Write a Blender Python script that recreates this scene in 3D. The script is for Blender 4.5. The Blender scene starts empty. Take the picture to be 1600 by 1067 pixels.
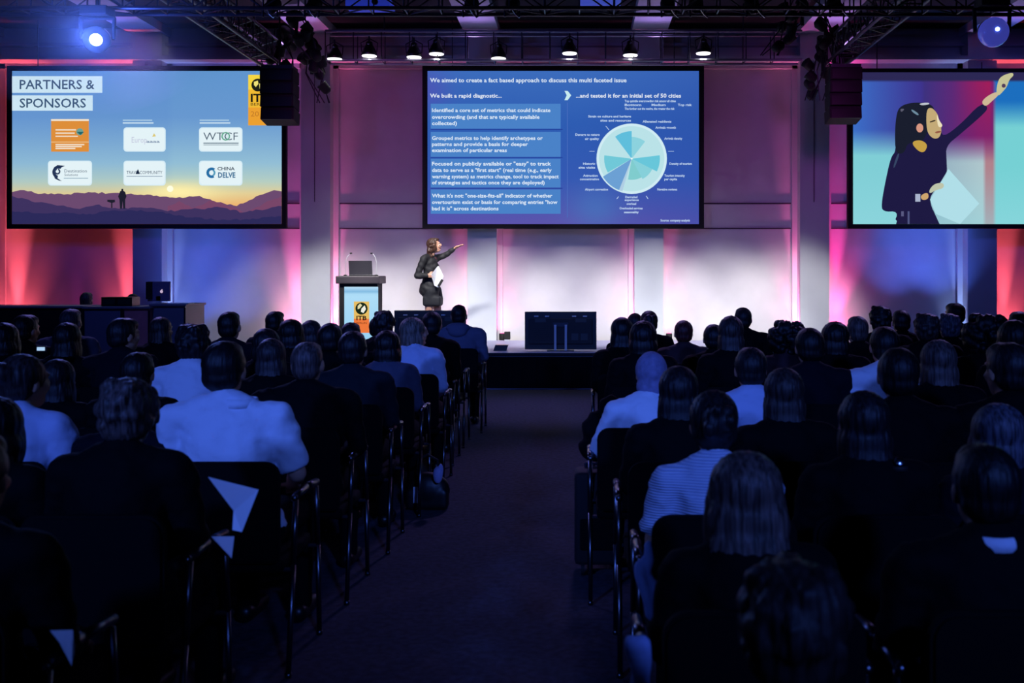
import bpy, bmesh, math, random
from mathutils import Vector, Matrix, Euler, noise
random.seed(7)
PI = math.pi
F = 1556.0; U0 = 903.0; V0 = 430.0; EYE = 1.64      # focal length in pixels, principal point, eye height
C = bpy.context.scene.collection
scene = bpy.context.scene
def P(u, v, d):                                      # pixel of the 1600x1067 frame at depth d -> point in the hall
    return Vector(((u - U0) * d / F, d, EYE - (v - V0) * d / F))
def X(u, d): return (u - U0) * d / F
def Z(v, d): return EYE - (v - V0) * d / F
def lin(c):
    return tuple(((x/255)/12.92 if x/255 <= 0.04045 else ((x/255+0.055)/1.055)**2.4) for x in c)

# ------------------------------------------------------------------ camera, world, exposure
cam = bpy.data.cameras.new('camera'); camo = bpy.data.objects.new('camera', cam); C.objects.link(camo)
camo.location = (0, 0, EYE); camo.rotation_euler = (PI/2, 0, 0)
cam.sensor_width = 36; cam.lens = 35.01
cam.shift_x = (800 - U0) / 1600; cam.shift_y = (V0 - 533.5) / 1600
cam.dof.use_dof = True; cam.dof.focus_distance = 14.5; cam.dof.aperture_fstop = 4.0
cam.clip_start = 0.05
scene.camera = camo
w = bpy.data.worlds.new('world'); scene.world = w; w.use_nodes = True
w.node_tree.nodes['Background'].inputs[0].default_value = (0.10, 0.12, 0.5, 1)
w.node_tree.nodes['Background'].inputs[1].default_value = 0.004
scene.view_settings.view_transform = 'Standard'; scene.view_settings.look = 'None'
scene.view_settings.gamma = 1; scene.view_settings.use_curve_mapping = False
scene.view_settings.exposure = 0
try:
    scene.cycles.use_denoising = True; scene.cycles.max_bounces = 6; scene.cycles.use_light_tree = True
    scene.cycles.sample_clamp_indirect = 4
except Exception: pass

YW = 17.4      # face of the wall panels
YP = 17.12     # face of the pillars
ST = 0.52      # stage height
SF = 14.4      # stage front
TRUSS_Z = 4.82 # lighting truss over the front rows
def spot(name, loc, target, col, watts, size, blend=0.6, rad=0.06):
    l = bpy.data.lights.new(name, 'SPOT'); l.color = col; l.energy = watts
    l.spot_size = math.radians(size); l.spot_blend = blend; l.shadow_soft_size = rad
    o = bpy.data.objects.new(name, l); C.objects.link(o); o.location = loc
    o.rotation_euler = (Vector(target) - Vector(loc)).to_track_quat('-Z', 'Y').to_euler()
    return o
# white stage wash from the lighting truss
for x, k in ((-5.1, .3), (-3.9, .95), (-2.6, 1), (-1.3, 1), (0.0, 1), (1.3, 1), (2.5, 1), (3.55, .9)):
    spot('stage_wash_light', (x, 12.0, TRUSS_Z-.25), (x*1.02, YW, 0.36), (1, .975, .94), 1250*k, 30, .75, .12)
# violet wash over the upper wall and the ceiling beams
for x, c, e in ((-7.5, (.14, .06, 1.0), 110), (-3.4, (.85, .13, .80), 95), (0.1, (.85, .13, .80), 60), (3.8, (.75, .11, .90), 90), (7.5, (.10, .12, 1.0), 130)):
    spot('violet_wash_light', (x, 12.4, TRUSS_Z-.3), (x, YW, 3.3), c, e, 64, 1.0, .25)
for x in (-7.6, -4.6, -1.7, 1.3, 4.2, 7.2):
    spot('beam_uplight', (x, 16.15, 5.2), (x, 15.6, 5.95), (.55, .32, 1.0) if abs(x) < 5 else (.25, .2, 1.0), 13, 140, .6, .1)
# blue house light that falls on the audience from behind
for x, e in ((-5.0, 1.0), (3.0, .8)):
    spot('blue_house_light', (x, -5.0, 5.2), (x*.25-.2, 6.6, 0.9), (.085, .20, 1.0), 2500*e, 36, .9, .35)
# violet back light from the truss, rims the heads
for x in (-5.5, 0.2, 5.5):
    spot('violet_back_light', (x, 12.2, 4.6), (x*.6, 8.4, 1.0), (.42, .3, 1.0), 330, 46, .8, .3)
spot('added_aisle_fill', (-.6, 12.5, 4.7), (-.5, 12.2, 0), (.36, .30, 1.0), 480, 44, 1.0, .3)  # added fill spot, brightens the far aisle floor in place of stage spill
# coloured uplights in the wall bays: (pixel column, colour, watts narrow, watts wide)
RED=(1.0,.03,.14); ORANGE=(1.0,.10,.14); PINK=(1.0,.13,.42); MAG=(.95,.05,.55); BLUE=(.075,.17,1.0); CYAN=(.30,.45,1.0)
UPL = [(28, ORANGE, 110, 42), (-30, RED, 90, 24), (199, ORANGE, 85, 24), (120, MAG, 2, 2), (268, CYAN, 30, 14), (312, BLUE, -95, 3), (375, BLUE, -60, 1), (462, PINK, 80, 16),
       (524, PINK, 75, 16), (722, PINK, 26, 9), (786, PINK, 26, 9), (984, PINK, 26, 9), (1044, PINK, 26, 9),
       (1242, PINK, 70, 16), (1306, (1.0,.05,.36), 100, 24), (1400, BLUE, -120, 2), (1460, BLUE, -150, 3), (1500, CYAN, 36, 8), (1568, ORANGE, 90, 36), (1640, RED, 30, 6)]

# ------------------------------------------------------------------ materials
MATS = {}
def mat(name, col, rough=.7, metal=0.0, noise=0.0, nscale=30, bump=0.0, emit=None, estr=1.0, spec=.5, sheen=0.0):
    if name in MATS: return MATS[name]
    m = bpy.data.materials.new(name); m.use_nodes = True; nt = m.node_tree; b = nt.nodes['Principled BSDF']
    c = lin(col)
    b.inputs['Base Color'].default_value = (*c, 1); b.inputs['Roughness'].default_value = rough
    b.inputs['Metallic'].default_value = metal; b.inputs['Specular IOR Level'].default_value = spec
    if sheen: b.inputs['Sheen Weight'].default_value = sheen
    if emit is not None:
        b.inputs['Emission Color'].default_value = (*lin(emit), 1); b.inputs['Emission Strength'].default_value = estr
    if noise or bump:
        tc = nt.nodes.new('ShaderNodeTexCoord'); n = nt.nodes.new('ShaderNodeTexNoise')
        n.inputs['Scale'].default_value = nscale; n.inputs['Detail'].default_value = 5
        nt.links.new(tc.outputs['Object'], n.inputs['Vector'])
        if noise:
            r = nt.nodes.new('ShaderNodeValToRGB')
            r.color_ramp.elements[0].position = .3; r.color_ramp.elements[1].position = .7
            r.color_ramp.elements[0].color = (*[x*(1-noise) for x in c], 1)
            r.color_ramp.elements[1].color = (*[min(1, x*(1+noise)) for x in c], 1)
            nt.links.new(n.outputs['Fac'], r.inputs['Fac']); nt.links.new(r.outputs['Color'], b.inputs['Base Color'])
        if bump:
            bp = nt.nodes.new('ShaderNodeBump'); bp.inputs['Strength'].default_value = 1; bp.inputs['Distance'].default_value = bump
            nt.links.new(n.outputs['Fac'], bp.inputs['Height']); nt.links.new(bp.outputs['Normal'], b.inputs['Normal'])
    MATS[name] = m; return m
def wave_mat(name, col, rough, scale, bump, stripe=None, axis='Z', dist=2.0):
    if name in MATS: return MATS[name]
    m = mat(name, col, rough); nt = m.node_tree; b = nt.nodes['Principled BSDF']
    tc = nt.nodes.new('ShaderNodeTexCoord'); wv = nt.nodes.new('ShaderNodeTexWave')
    wv.bands_direction = axis; wv.inputs['Scale'].default_value = scale; wv.inputs['Distortion'].default_value = dist
    wv.inputs['Detail'].default_value = 2
    nt.links.new(tc.outputs['Object'], wv.inputs['Vector'])
    bp = nt.nodes.new('ShaderNodeBump'); bp.inputs['Distance'].default_value = bump
    nt.links.new(wv.outputs['Fac'], bp.inputs['Height']); nt.links.new(bp.outputs['Normal'], b.inputs['Normal'])
    if stripe:
        r = nt.nodes.new('ShaderNodeValToRGB'); r.color_ramp.elements[0].position = .35; r.color_ramp.elements[1].position = .6
        r.color_ramp.elements[0].color = (*lin(stripe), 1); r.color_ramp.elements[1].color = (*lin(col), 1)
        nt.links.new(wv.outputs['Fac'], r.inputs['Fac']); nt.links.new(r.outputs['Color'], b.inputs['Base Color'])
    return m
def emat(col, strength=1.0):
    k = 'glow_%d_%d_%d_%d' % (*[int(c) for c in col], int(strength*100))
    if k in MATS: return MATS[k]
    m = bpy.data.materials.new(k); m.use_nodes = True; nt = m.node_tree; nt.nodes.clear()
    e = nt.nodes.new('ShaderNodeEmission'); e.inputs[0].default_value = (*lin(col), 1); e.inputs[1].default_value = strength
    o = nt.nodes.new('ShaderNodeOutputMaterial'); nt.links.new(e.outputs[0], o.inputs[0]); MATS[k] = m; return m
def attr_mat():
    if 'screen_picture' in MATS: return MATS['screen_picture']
    m = bpy.data.materials.new('screen_picture'); m.use_nodes = True; nt = m.node_tree; nt.nodes.clear()
    a = nt.nodes.new('ShaderNodeAttribute'); a.attribute_name = 'Col'
    e = nt.nodes.new('ShaderNodeEmission'); nt.links.new(a.outputs['Color'], e.inputs[0])
    o = nt.nodes.new('ShaderNodeOutputMaterial'); nt.links.new(e.outputs[0], o.inputs[0]); MATS['screen_picture'] = m; return m

WALLM = mat('wall_paint', (206, 203, 206), .8, noise=.04, nscale=3)
PILM = mat('pillar_paint', (196, 200, 204), .8, noise=.03, nscale=3)
SEAM = mat('seam', (70, 60, 74), .8)
BLACK = mat('black_matt', (10, 10, 12), .75)
BLACKG = mat('black_gloss', (14, 14, 17), .35)
BLKFAB = mat('black_cloth', (8, 8, 11), .9, spec=.15, noise=.3, nscale=60, bump=.002)
CEILM = mat('ceiling_black', (14, 13, 18), .9)
BEAMM = mat('beam_paint', (190, 185, 200), .8)
CARPET = mat('carpet', (44, 43, 58), .95, noise=.55, nscale=26, bump=.004)
DECK = mat('stage_deck', (165, 166, 200), .45, noise=.08, nscale=8)
ALU = mat('truss_aluminium', (84, 84, 92), .4, .9)
DALU = mat('dark_steel', (60, 60, 68), .45, .8)
CHROME = mat('chrome', (205, 205, 210), .22, 1.0)
CHAIRM = mat('chair_metal', (105, 105, 112), .3, 1.0)
SILVER = mat('silver', (190, 190, 192), .4, .3)
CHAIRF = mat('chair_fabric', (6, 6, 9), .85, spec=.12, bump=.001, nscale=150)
WHITE = mat('white_paper', (232, 234, 240), .6)
GREYP = mat('grey_laminate', (118, 112, 128), .5)
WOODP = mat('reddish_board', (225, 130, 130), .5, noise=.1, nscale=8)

# ------------------------------------------------------------------ mesh helpers
SPH = {}
class MB:
    def __init__(s): s.bm = bmesh.new(); s.mi = 0
    def _fin(s, geom, mi):
        for f in {f for v in geom for f in v.link_faces}: f.material_index = mi
    def box(s, a, b, mi=0, bevel=0.0, rot=None):
        a = Vector(a); b = Vector(b); c = (a+b)/2; d = b-a
        r = bmesh.ops.create_cube(s.bm, size=1)
        vs = r['verts']
        for v in vs: v.co = Vector((v.co.x*d.x, v.co.y*d.y, v.co.z*d.z))
        if bevel:
            es = list({e for v in vs for e in v.link_edges})
            g = bmesh.ops.bevel(s.bm, geom=es, offset=bevel, segments=2, profile=.6, affect='EDGES')
            vs = list({v for f in g['faces'] for v in f.verts} | {v for v in vs if v.is_valid})
            seen = set(vs); st = list(vs)
            while st:
                v = st.pop()
                for e in v.link_edges:
                    o = e.other_vert(v)
                    if o not in seen: seen.add(o); st.append(o)
            vs = list(seen)
        for v in vs:
            if rot is not None: v.co = rot @ v.co
            v.co += c
        s._fin(vs, mi); return vs
    def tube(s, p, q, r, r2=None, mi=0, seg=10, cap=True):
        p = Vector(p); q = Vector(q); d = q-p
        if d.length < 1e-6: return
        g = bmesh.ops.create_cone(s.bm, cap_ends=cap, segments=seg, radius1=r, radius2=r if r2 is None else r2, depth=d.length)
        m = Matrix.Translation((p+q)/2) @ d.to_track_quat('Z', 'Y').to_matrix().to_4x4()
        bmesh.ops.transform(s.bm, matrix=m, verts=g['verts']); s._fin(g['verts'], mi)
    def ball(s, c, r, mi=0, seg=16, rot=None):
        nv = max(6, seg*2//3); key = (seg, nv)
        if key not in SPH:
            SPH[key] = [[(math.sin(PI*j/nv)*math.cos(2*PI*i/seg), math.sin(PI*j/nv)*math.sin(2*PI*i/seg), math.cos(PI*j/nv)) for i in range(seg)] for j in range(1, nv)]
        if isinstance(r, (int, float)): r = (r, r, r)
        c = Vector(c)
        def mk(p):
            q = Vector((p[0]*r[0], p[1]*r[1], p[2]*r[2]))
            return s.bm.verts.new((rot @ q if rot is not None else q) + c)
        top = mk((0, 0, 1)); bot = mk((0, 0, -1)); rings = [[mk(p) for p in ring] for ring in SPH[key]]
        new = s.bm.faces.new; fs = []
        for i in range(seg):
            k = (i+1) % seg
            fs.append(new((top, rings[0][i], rings[0][k]))); fs.append(new((bot, rings[-1][k], rings[-1][i])))
            for a, b2 in zip(rings, rings[1:]): fs.append(new((a[i], b2[i], b2[k], a[k])))
        if mi:
            for f in fs: f.material_index = mi
    def path(s, pts, r, mi=0, seg=10):
        for i in range(len(pts)-1):
            s.tube(pts[i], pts[i+1], r, mi=mi, seg=seg)
            if i: s.ball(pts[i], r*1.0, mi, 8)
    def limb(s, pts):                                  # [(point, radius), ...] tapered
        for i, (p, r) in enumerate(pts):
            s.ball(p, r, 0, 14)
            if i: s.tube(pts[i-1][0], p, pts[i-1][1], r, seg=14)
    def lathe(s, prof, c, mi=0, seg=24, mat4=None):
        rings = []
        for r, z in prof:
            rings.append([s.bm.verts.new((r*math.cos(2*PI*i/seg), r*math.sin(2*PI*i/seg), z)) for i in range(seg)])
        fs = []
        for a, b in zip(rings, rings[1:]):
            for i in range(seg):
                fs.append(s.bm.faces.new((a[i], a[(i+1) % seg], b[(i+1) % seg], b[i])))
        fs.append(s.bm.faces.new(rings[0][::-1])); fs.append(s.bm.faces.new(rings[-1]))
        for f in fs: f.material_index = mi
        vs = [v for r in rings for v in r]
        if mat4 is not None: bmesh.ops.transform(s.bm, matrix=mat4, verts=vs)
        bmesh.ops.translate(s.bm, verts=vs, vec=c)
    def prism(s, pts, y0, y1, mi=0):                   # outline in x,z extruded along y
        a = [s.bm.verts.new((x, y0, z)) for x, z in pts]; b = [s.bm.verts.new((x, y1, z)) for x, z in pts]
        n = len(pts); fs = [s.bm.faces.new(a), s.bm.faces.new(b[::-1])]
        for i in range(n): fs.append(s.bm.faces.new((a[i], b[i], b[(i+1) % n], a[(i+1) % n])))
        for f in fs: f.material_index = mi
        bmesh.ops.recalc_face_normals(s.bm, faces=fs)
    def mesh(s, name, smooth=False):
        me = bpy.data.meshes.new(name); s.bm.to_mesh(me); s.bm.free()
        if smooth:
            for p in me.polygons: p.use_smooth = True
        return me
def link(name, me, mats, parent=None, loc=None):
    if not isinstance(mats, (list, tuple)): mats = [mats]
    o = bpy.data.objects.new(name, me)
    if not me.materials:
        for m in mats: me.materials.append(m)
    C.objects.link(o)
    if parent is not None: o.parent = parent
    if loc is not None: o.location = loc
    return o
def build(name, mb, mats, parent=None, smooth=False, loc=None): return link(name, mb.mesh(name, smooth), mats, parent, loc)
def tag(o, label=None, cat=None, group=None, kind=None):
    if label: o['label'] = label
    if cat: o['category'] = cat
    if group: o['group'] = group
    if kind: o['kind'] = kind
    return o
def empty(name, loc, label, cat, group=None, rz=0):
    o = bpy.data.objects.new(name, None); C.objects.link(o); o.location = loc; o.rotation_euler = (0, 0, rz)
    o.empty_display_size = .1
    return tag(o, label, cat, group)
def remesh(mb, voxel, smooth=3, disp=None):            # union of overlapping solids -> one continuous skin
    me = mb.mesh('tmp'); o = bpy.data.objects.new('tmp', me); C.objects.link(o)
    m = o.modifiers.new('r', 'REMESH'); m.mode = 'VOXEL'; m.voxel_size = voxel; m.use_smooth_shade = True
    if smooth:
        s = o.modifiers.new('s', 'SMOOTH'); s.iterations = smooth; s.factor = .6
    dg = bpy.context.evaluated_depsgraph_get(); dg.update()
    out = bpy.data.meshes.new_from_object(o.evaluated_get(dg))
    bpy.data.objects.remove(o); bpy.data.meshes.remove(me)
    if disp:
        ns = [v.normal.copy() for v in out.vertices]
        for v, n in zip(out.vertices, ns): v.co += n * disp(v.co)
    out.materials.clear()
    for p in out.polygons: p.use_smooth = True
    return out

# ------------------------------------------------------------------ the room
XL, XR = -10.4, 9.6
def structure(name, mb, mats): return tag(build(name, mb, mats), kind='structure')
b = MB(); b.box((XL-.3, -7.5, -.2), (XR+.3, YW+.2, 0)); structure('floor', b, CARPET)
b = MB(); b.box((XL-.3, -7.5, 5.95), (XR+.3, YW+.2, 6.2)); structure('ceiling', b, CEILM)
b = MB(); b.box((XL-.2, -7.5, 0), (XL, YW+.2, 5.95)); structure('wall_left', b, CEILM)
b = MB(); b.box((XR, -7.5, 0), (XR+.2, YW+.2, 5.95)); structure('wall_right', b, CEILM)
b = MB(); b.box((XL, -7.7, 0), (XR, -7.5, 5.95)); structure('wall_front', b, CEILM)
b = MB(); b.box((XL, YW, 0), (XR, YW+.2, 5.95)); structure('wall_back', b, WALLM)
PIL = [-35, 230, 493, 753, 1014, 1273, 1535, 1796]
ti = 1
for u in PIL:
    x = X(u, YP)
    b = MB(); b.box((x-.25, YP, 0), (x+.25, YW, 5.82))
    b.box((x-.018, YP-.012, 2.9), (x-.008, YP, 5.3), 1)
    structure('pillar', b, [PILM, SEAM])
    b = MB(); b.box((x-.30, 9.0, 5.80), (x+.30, YW, 5.95)); structure('beam', b, BEAMM)
for i in range(len(PIL)-1):
    xa, xb = X(PIL[i], YP)+.25, X(PIL[i+1], YP)-.25
    # frame round each bay, seams across the panels, ledges
    b = MB()
    for zz in (Z(318, YW), Z(357, YW)): b.box((xa+.1, YW-.012, zz-.012), (xb-.1, YW, zz+.012), 1)
    b.box((xa, YW-.05, 0), (xa+.09, YW, 5.33)); b.box((xb-.09, YW-.05, 0), (xb, YW, 5.33))
    b.box((xa, YW-.05, 5.24), (xb, YW, 5.33))
    b.box((xa, YW-.14, 5.62), (xb, YW, 5.67), 2)
    structure('trim_%d' % ti, b, [WALLM, SEAM, BEAMM]); ti += 1
b = MB(); b.box((XL, YP-.10, 5.33), (XR, YP, 5.40)); b.box((XL, YP, 5.33), (XR, YW, 5.38)); structure('trim_%d' % ti, b, PILM)

# stage
SX0, SX1 = X(372, SF)-.0, 6.6
t = empty('stage', (0, SF, 0), 'low grey-topped stage with a black skirt in front of the white wall', 'stage')
b = MB(); b.box((SX0, 0, ST-.06), (SX1, YP-SF, ST)); build('stage_deck', b, DECK, t)
b = MB()
n = 160
for i in range(n):
    x0 = SX0+(SX1-SX0)*i/n; x1 = SX0+(SX1-SX0)*(i+1)/n
    b.box((x0, .02+.012*math.sin(i*1.9), 0), (x1, .10, ST-.06))
build('skirt', b, BLKFAB, t)
b = MB(); b.box((SX0, -.012, ST-.055), (SX1, 0, ST-.005)); build('edge_trim', b, BLACK, t)
b = MB(); b.box((SX0, .1, 0), (SX1, YP-SF, ST-.06)); build('stage_riser', b, BLACK, t)
b = MB(); b.box((-1.35, SF-.10, 0), (.45, SF-.02, .012)); tag(build('cable_cover', b, GREYP), 'flat grey cable strip on the carpet along the stage foot', 'cable cover')

# ------------------------------------------------------------------ uplights: fixtures with their light
upl_proto = None
def make_uplight(x, z, col, wn, ww, k):
    global upl_proto
    yy = YW-.17 if wn > 0 else YW-.8
    t = empty('uplight', (x, yy, z), '', 'uplight', 'uplights along the foot of the wall')
    b = MB(); b.lathe([(.05, 0), (.055, .02), (.055, .1), (.048, .115)], (0, 0, 0)); build('housing', b, BLACK, t, True)
    b = MB(); b.lathe([(.042, .116), (.04, .12)], (0, 0, 0)); build('lens', b, emat([min(255, 255*c**.45) for c in col], 2.0), t)
    t['label'] = 'black uplight at the wall foot, %s' % UNAMES[k % len(UNAMES)]
    if wn < 0:
        spot('uplight_wash', (x, yy, z+.13), (x, YW, z+2.6), col, -wn, 75, 1.0, .05)
        spot('uplight_wash', (x, yy, z+.13), (x, YW, z+4.8), col, -wn*1.6, 45, 1.0, .05); return
    spot('uplight_beam', (x, yy, z+.13), (x, YW, z+4.3), col, wn*11, 17, 1.0, .03)
    spot('uplight_beam', (x, yy, z+.13), (x, YW+.05, z+2.6), col, wn*1.8, 58, 1.0, .04)
    c = spot('uplight_flood', (x, yy, z+.13), (x, YW+.10, z+1.0), col, ww, 150, 1.0, .04)
UNAMES = ['far left under the sunrise screen, red', 'at the very left edge, red', 'left bay right corner, orange', 'left bay beside the operator, magenta',
 'second bay left corner, pale blue', 'second bay, deep blue', 'second bay middle, dim blue', 'second bay right corner, pink', 'beside the lectern, pink', 'left of the pillar behind the speaker, pink', 'right of the pillar behind the speaker, pink',
 'left of the middle-right pillar, pink', 'right of the middle-right pillar, pink', 'right end of the white wall, pink', 'right bay left corner, magenta', 'right bay, blue', 'right bay further right, blue', 'right bay by the dark pillar, pale blue', 'far right corner, red', 'beyond the right edge, red']
for k, (u, col, wn, ww) in enumerate(UPL):
    x = X(u, YW)
    z = ST if SX0 < x < SX1 else 0.0
    if z == 0: wn *= 1.4; ww *= 1.4
    make_uplight(x, z, col, wn, ww, k)

# ------------------------------------------------------------------ screens
class Sheet:                                            # flat picture in photo pixels, standing at depth d
    def __init__(s, d): s.bm = bmesh.new(); s.d = d; s.mats = []; s.lay = s.bm.loops.layers.float_color.new('Col')
    def mi(s, m):
        if m not in s.mats: s.mats.append(m)
        return s.mats.index(m)
    def pt(s, u, v, k): return Vector((X(u, s.d), s.d-.0015*k, Z(v, s.d)))
    def poly(s, pts, col, k=1):
        f = s.bm.faces.new([s.bm.verts.new(s.pt(u, v, k)) for u, v in pts]); f.material_index = s.mi(attr_mat())
        c = lin(col)
        for l in f.loops: l[s.lay] = (*c, 1)
    def soft(s, pts, col, k=1):
        for _ in range(2):
            q = []
            for a, b in zip(pts, pts[1:]+pts[:1]): q += [(a[0]*.75+b[0]*.25, a[1]*.75+b[1]*.25), (a[0]*.25+b[0]*.75, a[1]*.25+b[1]*.75)]
            pts = q
        s.poly(pts, col, k)
    def rect(s, a, b, c, d, col, k=1): s.poly([(a, b), (c, b), (c, d), (a, d)], col, k)
    def rrect(s, a, b, c, d, r, col, k=1):
        pts = []
        for cx, cy, a0 in ((c-r, b+r, -90), (c-r, d-r, 0), (a+r, d-r, 90), (a+r, b+r, 180)):
            for i in range(5):
                t = math.radians(a0+i*22.5); pts.append((cx+r*math.cos(t), cy+r*math.sin(t)))
        s.poly(pts, col, k)
    def disc(s, cx, cy, r, col, k=1, n=48, ry=None):
        s.poly([(cx+r*math.cos(2*PI*i/n), cy+(ry or r)*math.sin(2*PI*i/n)) for i in range(n)], col, k)
    def wedge(s, cx, cy, r0, r1, a0, a1, col, k=2):
        n = 10; P0 = [(cx+r1*math.cos(math.radians(a0+(a1-a0)*i/n)), cy-r1*math.sin(math.radians(a0+(a1-a0)*i/n))) for i in range(n+1)]
        if r0 <= 0: P0.append((cx, cy))
        else: P0 += [(cx+r0*math.cos(math.radians(a1-(a1-a0)*i/n)), cy-r0*math.sin(math.radians(a1-(a1-a0)*i/n))) for i in range(n+1)]
        s.poly(P0, col, k)
    def grad(s, a, b, c, d, fn, nu=24, nv=24, k=0):
        vs = [[s.bm.verts.new(s.pt(a+(c-a)*i/nu, b+(d-b)*j/nv, k)) for i in range(nu+1)] for j in range(nv+1)]
        m = s.mi(attr_mat())
        for j in range(nv):
            for i in range(nu):
                q = ((i, j), (i+1, j), (i+1, j+1), (i, j+1))
                f = s.bm.faces.new([vs[y][x] for x, y in q]); f.material_index = m
                for l, (x, y) in zip(f.loops, q): l[s.lay] = (*lin(fn(x/nu, y/nv)), 1)
    def text(s, txt, u0, u1, vbase, h, col, k=3, bold=0.0):      # cap height h px, stretched from u0 to u1
        cu = bpy.data.curves.new('t', 'FONT'); cu.body = txt; cu.size = 1; cu.offset = bold; cu.resolution_u = 2
        o = bpy.data.objects.new('t', cu); C.objects.link(o)
        dg = bpy.context.evaluated_depsgraph_get(); dg.update(); me = bpy.data.meshes.new_from_object(o.evaluated_get(dg))
        bpy.data.objects.remove(o); bpy.data.curves.remove(cu)
        if not me.vertices: return
        x0 = min(v.co.x for v in me.vertices); x1 = max(v.co.x for v in me.vertices)
        sx = (u1-u0)/(x1-x0); sy = h/.69; m = s.mi(attr_mat()); c = lin(col)
        vs = [s.bm.verts.new(s.pt(u0+(v.co.x-x0)*sx, vbase-v.co.y*sy, k)) for v in me.vertices]
        for p in me.polygons:
            try: f = s.bm.faces.new([vs[i] for i in p.vertices])
            except ValueError: continue
            f.material_index = m
            for l in f.loops: l[s.lay] = (*c, 1)
        bpy.data.meshes.remove(me)
    def build(s, name, parent):
        for f in s.bm.faces:
            f.normal_update()
            if f.normal.y > 0: f.normal_flip()
        me = bpy.data.meshes.new(name); s.bm.to_mesh(me); s.bm.free()
        o = link(name, me, s.mats, parent); o.matrix_parent_inverse = Matrix.Translation(-Vector(parent.location)); return o
def mix(a, b, t): t = max(0, min(1, t)); return tuple(x+(y-x)*t for x, y in zip(a, b))
def ramp(st, t):
    for (a, ca), (b, cb) in zip(st, st[1:]):
        if t <= b: return mix(ca, cb, (t-a)/(b-a))
    return st[-1][1]
def screen_body(u0, v0, u1, v1, d, label, fr=6):
    o = empty('projection_screen', P((u0+u1)/2, v1, d), label, 'screen')
    L = Vector(o.location); b = MB()
    A = P(u0, v0, d)-L; B = P(u1, v1, d)-L; t = fr*d/F
    b.box((A.x, -.01, B.z), (A.x+t, .09, A.z)); b.box((B.x-t, -.01, B.z), (B.x, .09, A.z))
    b.box((A.x+t, -.01, A.z-t), (B.x-t, .09, A.z)); b.box((A.x+t, -.01, B.z), (B.x-t, .09, B.z+t))
    build('frame', b, BLACK, o)
    b = MB(); b.box((A.x+t, .02, B.z+t), (B.x-t, .06, A.z-t)); build('backing', b, BLACK, o)
    for x in (A.x+.5, B.x-.5):
        b = MB(); b.tube((x, .04, A.z-.02), (x, .04, 5.95-L.z), .008); build('hanging_wire', b, DALU, o)
    return o
DS = 16.8
# --- left screen
sc1 = screen_body(11, 103, 447, 357, DS, 'left projection screen showing partners and sponsors over a mountain sunrise')
S = Sheet(DS)
sky = [(0, (96, 148, 205)), (.3, (104, 152, 208)), (.6, (146, 190, 214)), (.72, (180, 206, 196)), (.80, (226, 206, 150)), (.88, (238, 178, 110)), (1, (200, 110, 90))]
def skyf(x, y):
    c = ramp(sky, y); t = math.exp(-((x-.62)**2)/.02-((y-.79)**2)/.004); return mix(mix(c, (90, 135, 205), .25*(1-y)*(x < .6)), (255, 240, 170), t)
S.grad(19, 111, 440, 350, skyf, 40, 40)
def ridge(pts, base, col, k):
    q = [pts[0]]
    for (a, b_), (c, d_) in zip(pts, pts[1:]):
        n = max(1, int((c-a)/5))
        for i in range(1, n+1): q.append((a+(c-a)*i/n, b_+(d_-b_)*i/n+(random.uniform(-1.6, 1.6) if i < n else 0)))
    pts = q
    for (a, b_), (c, d_) in zip(pts, pts[1:]): S.poly([(a, b_), (c, d_), (c, base), (a, base)], col, k)
ridge([(19, 300), (38, 297), (60, 303), (100, 304), (138, 300), (170, 302), (200, 303), (240, 306), (275, 309), (312, 306), (340, 316), (370, 322), (405, 305), (428, 297), (440, 299)], 350, (108, 74, 112), 1)
ridge([(262, 322), (280, 314), (300, 325), (330, 313), (352, 320), (385, 333), (412, 318), (440, 306)], 350, (120, 70, 105), 2)
ridge([(19, 306), (60, 316), (120, 326), (150, 320), (185, 326), (230, 325), (262, 330), (310, 326), (345, 324), (380, 332), (440, 322)], 350, (62, 50, 96), 3)
ridge([(19, 330), (80, 333), (140, 334), (170, 330), (200, 328), (250, 331), (300, 340), (360, 344), (440, 338)], 350, (44, 42, 90), 4)
S.disc(266, 295, 5, (255, 255, 225), 3)
S.poly([(188, 326), (187, 312), (185, 307), (188, 299), (190, 298), (190, 295), (193, 295), (193, 298), (196, 300), (198, 307), (196, 312), (196, 326), (193, 326), (192, 314), (191, 326)], (30, 30, 45), 6)
S.poly([(168, 312), (180, 312), (180, 316), (176, 317), (176, 325), (174, 325), (174, 317), (168, 315)], (30, 30, 45), 6)
S.rect(19, 119, 160, 145, (206, 232, 244), 2); S.rect(19, 149, 145, 173, (206, 232, 244), 2)
S.text('PARTNERS &', 31, 148, 139, 14, (56, 84, 112), 4, .012); S.text('SPONSORS', 31, 134.5, 168, 14, (56, 84, 112), 4, .012)
S.rect(80, 187, 139, 237, (222, 142, 58), 2); S.rect(80, 186, 139, 189, (240, 225, 205), 3); S.rect(80, 221, 139, 223, (232, 180, 120), 3)
for v, e in ((203, 119), (208, 117), (213, 122), (226, 132), (229, 128), (232, 118)): S.rect(87, v-1, e, v+1, (240, 222, 200), 4)
S.disc(125, 206, 5.5, (110, 160, 150), 4); S.poly([(120, 206), (132, 206), (126, 211)], (30, 100, 105), 5)
for a, bb, c, dd in ((193, 199, 259, 237), (311, 199, 379, 237), (75, 251, 144, 290), (193, 251, 259, 290), (311, 251, 379, 290)):
    S.rrect(a, bb, c, dd, 5, (214, 236, 246), 2); S.rrect(a+1.5, bb+1.5, c-1.5, dd-1.5, 5, (228, 243, 248), 3)
for a, e in ((192, 238), (312, 358)):
    S.rect(a, 187, e, 188.6, (176, 208, 232), 2); S.rect(a, 191, e+2, 193.4, (190, 216, 236), 2)
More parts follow.
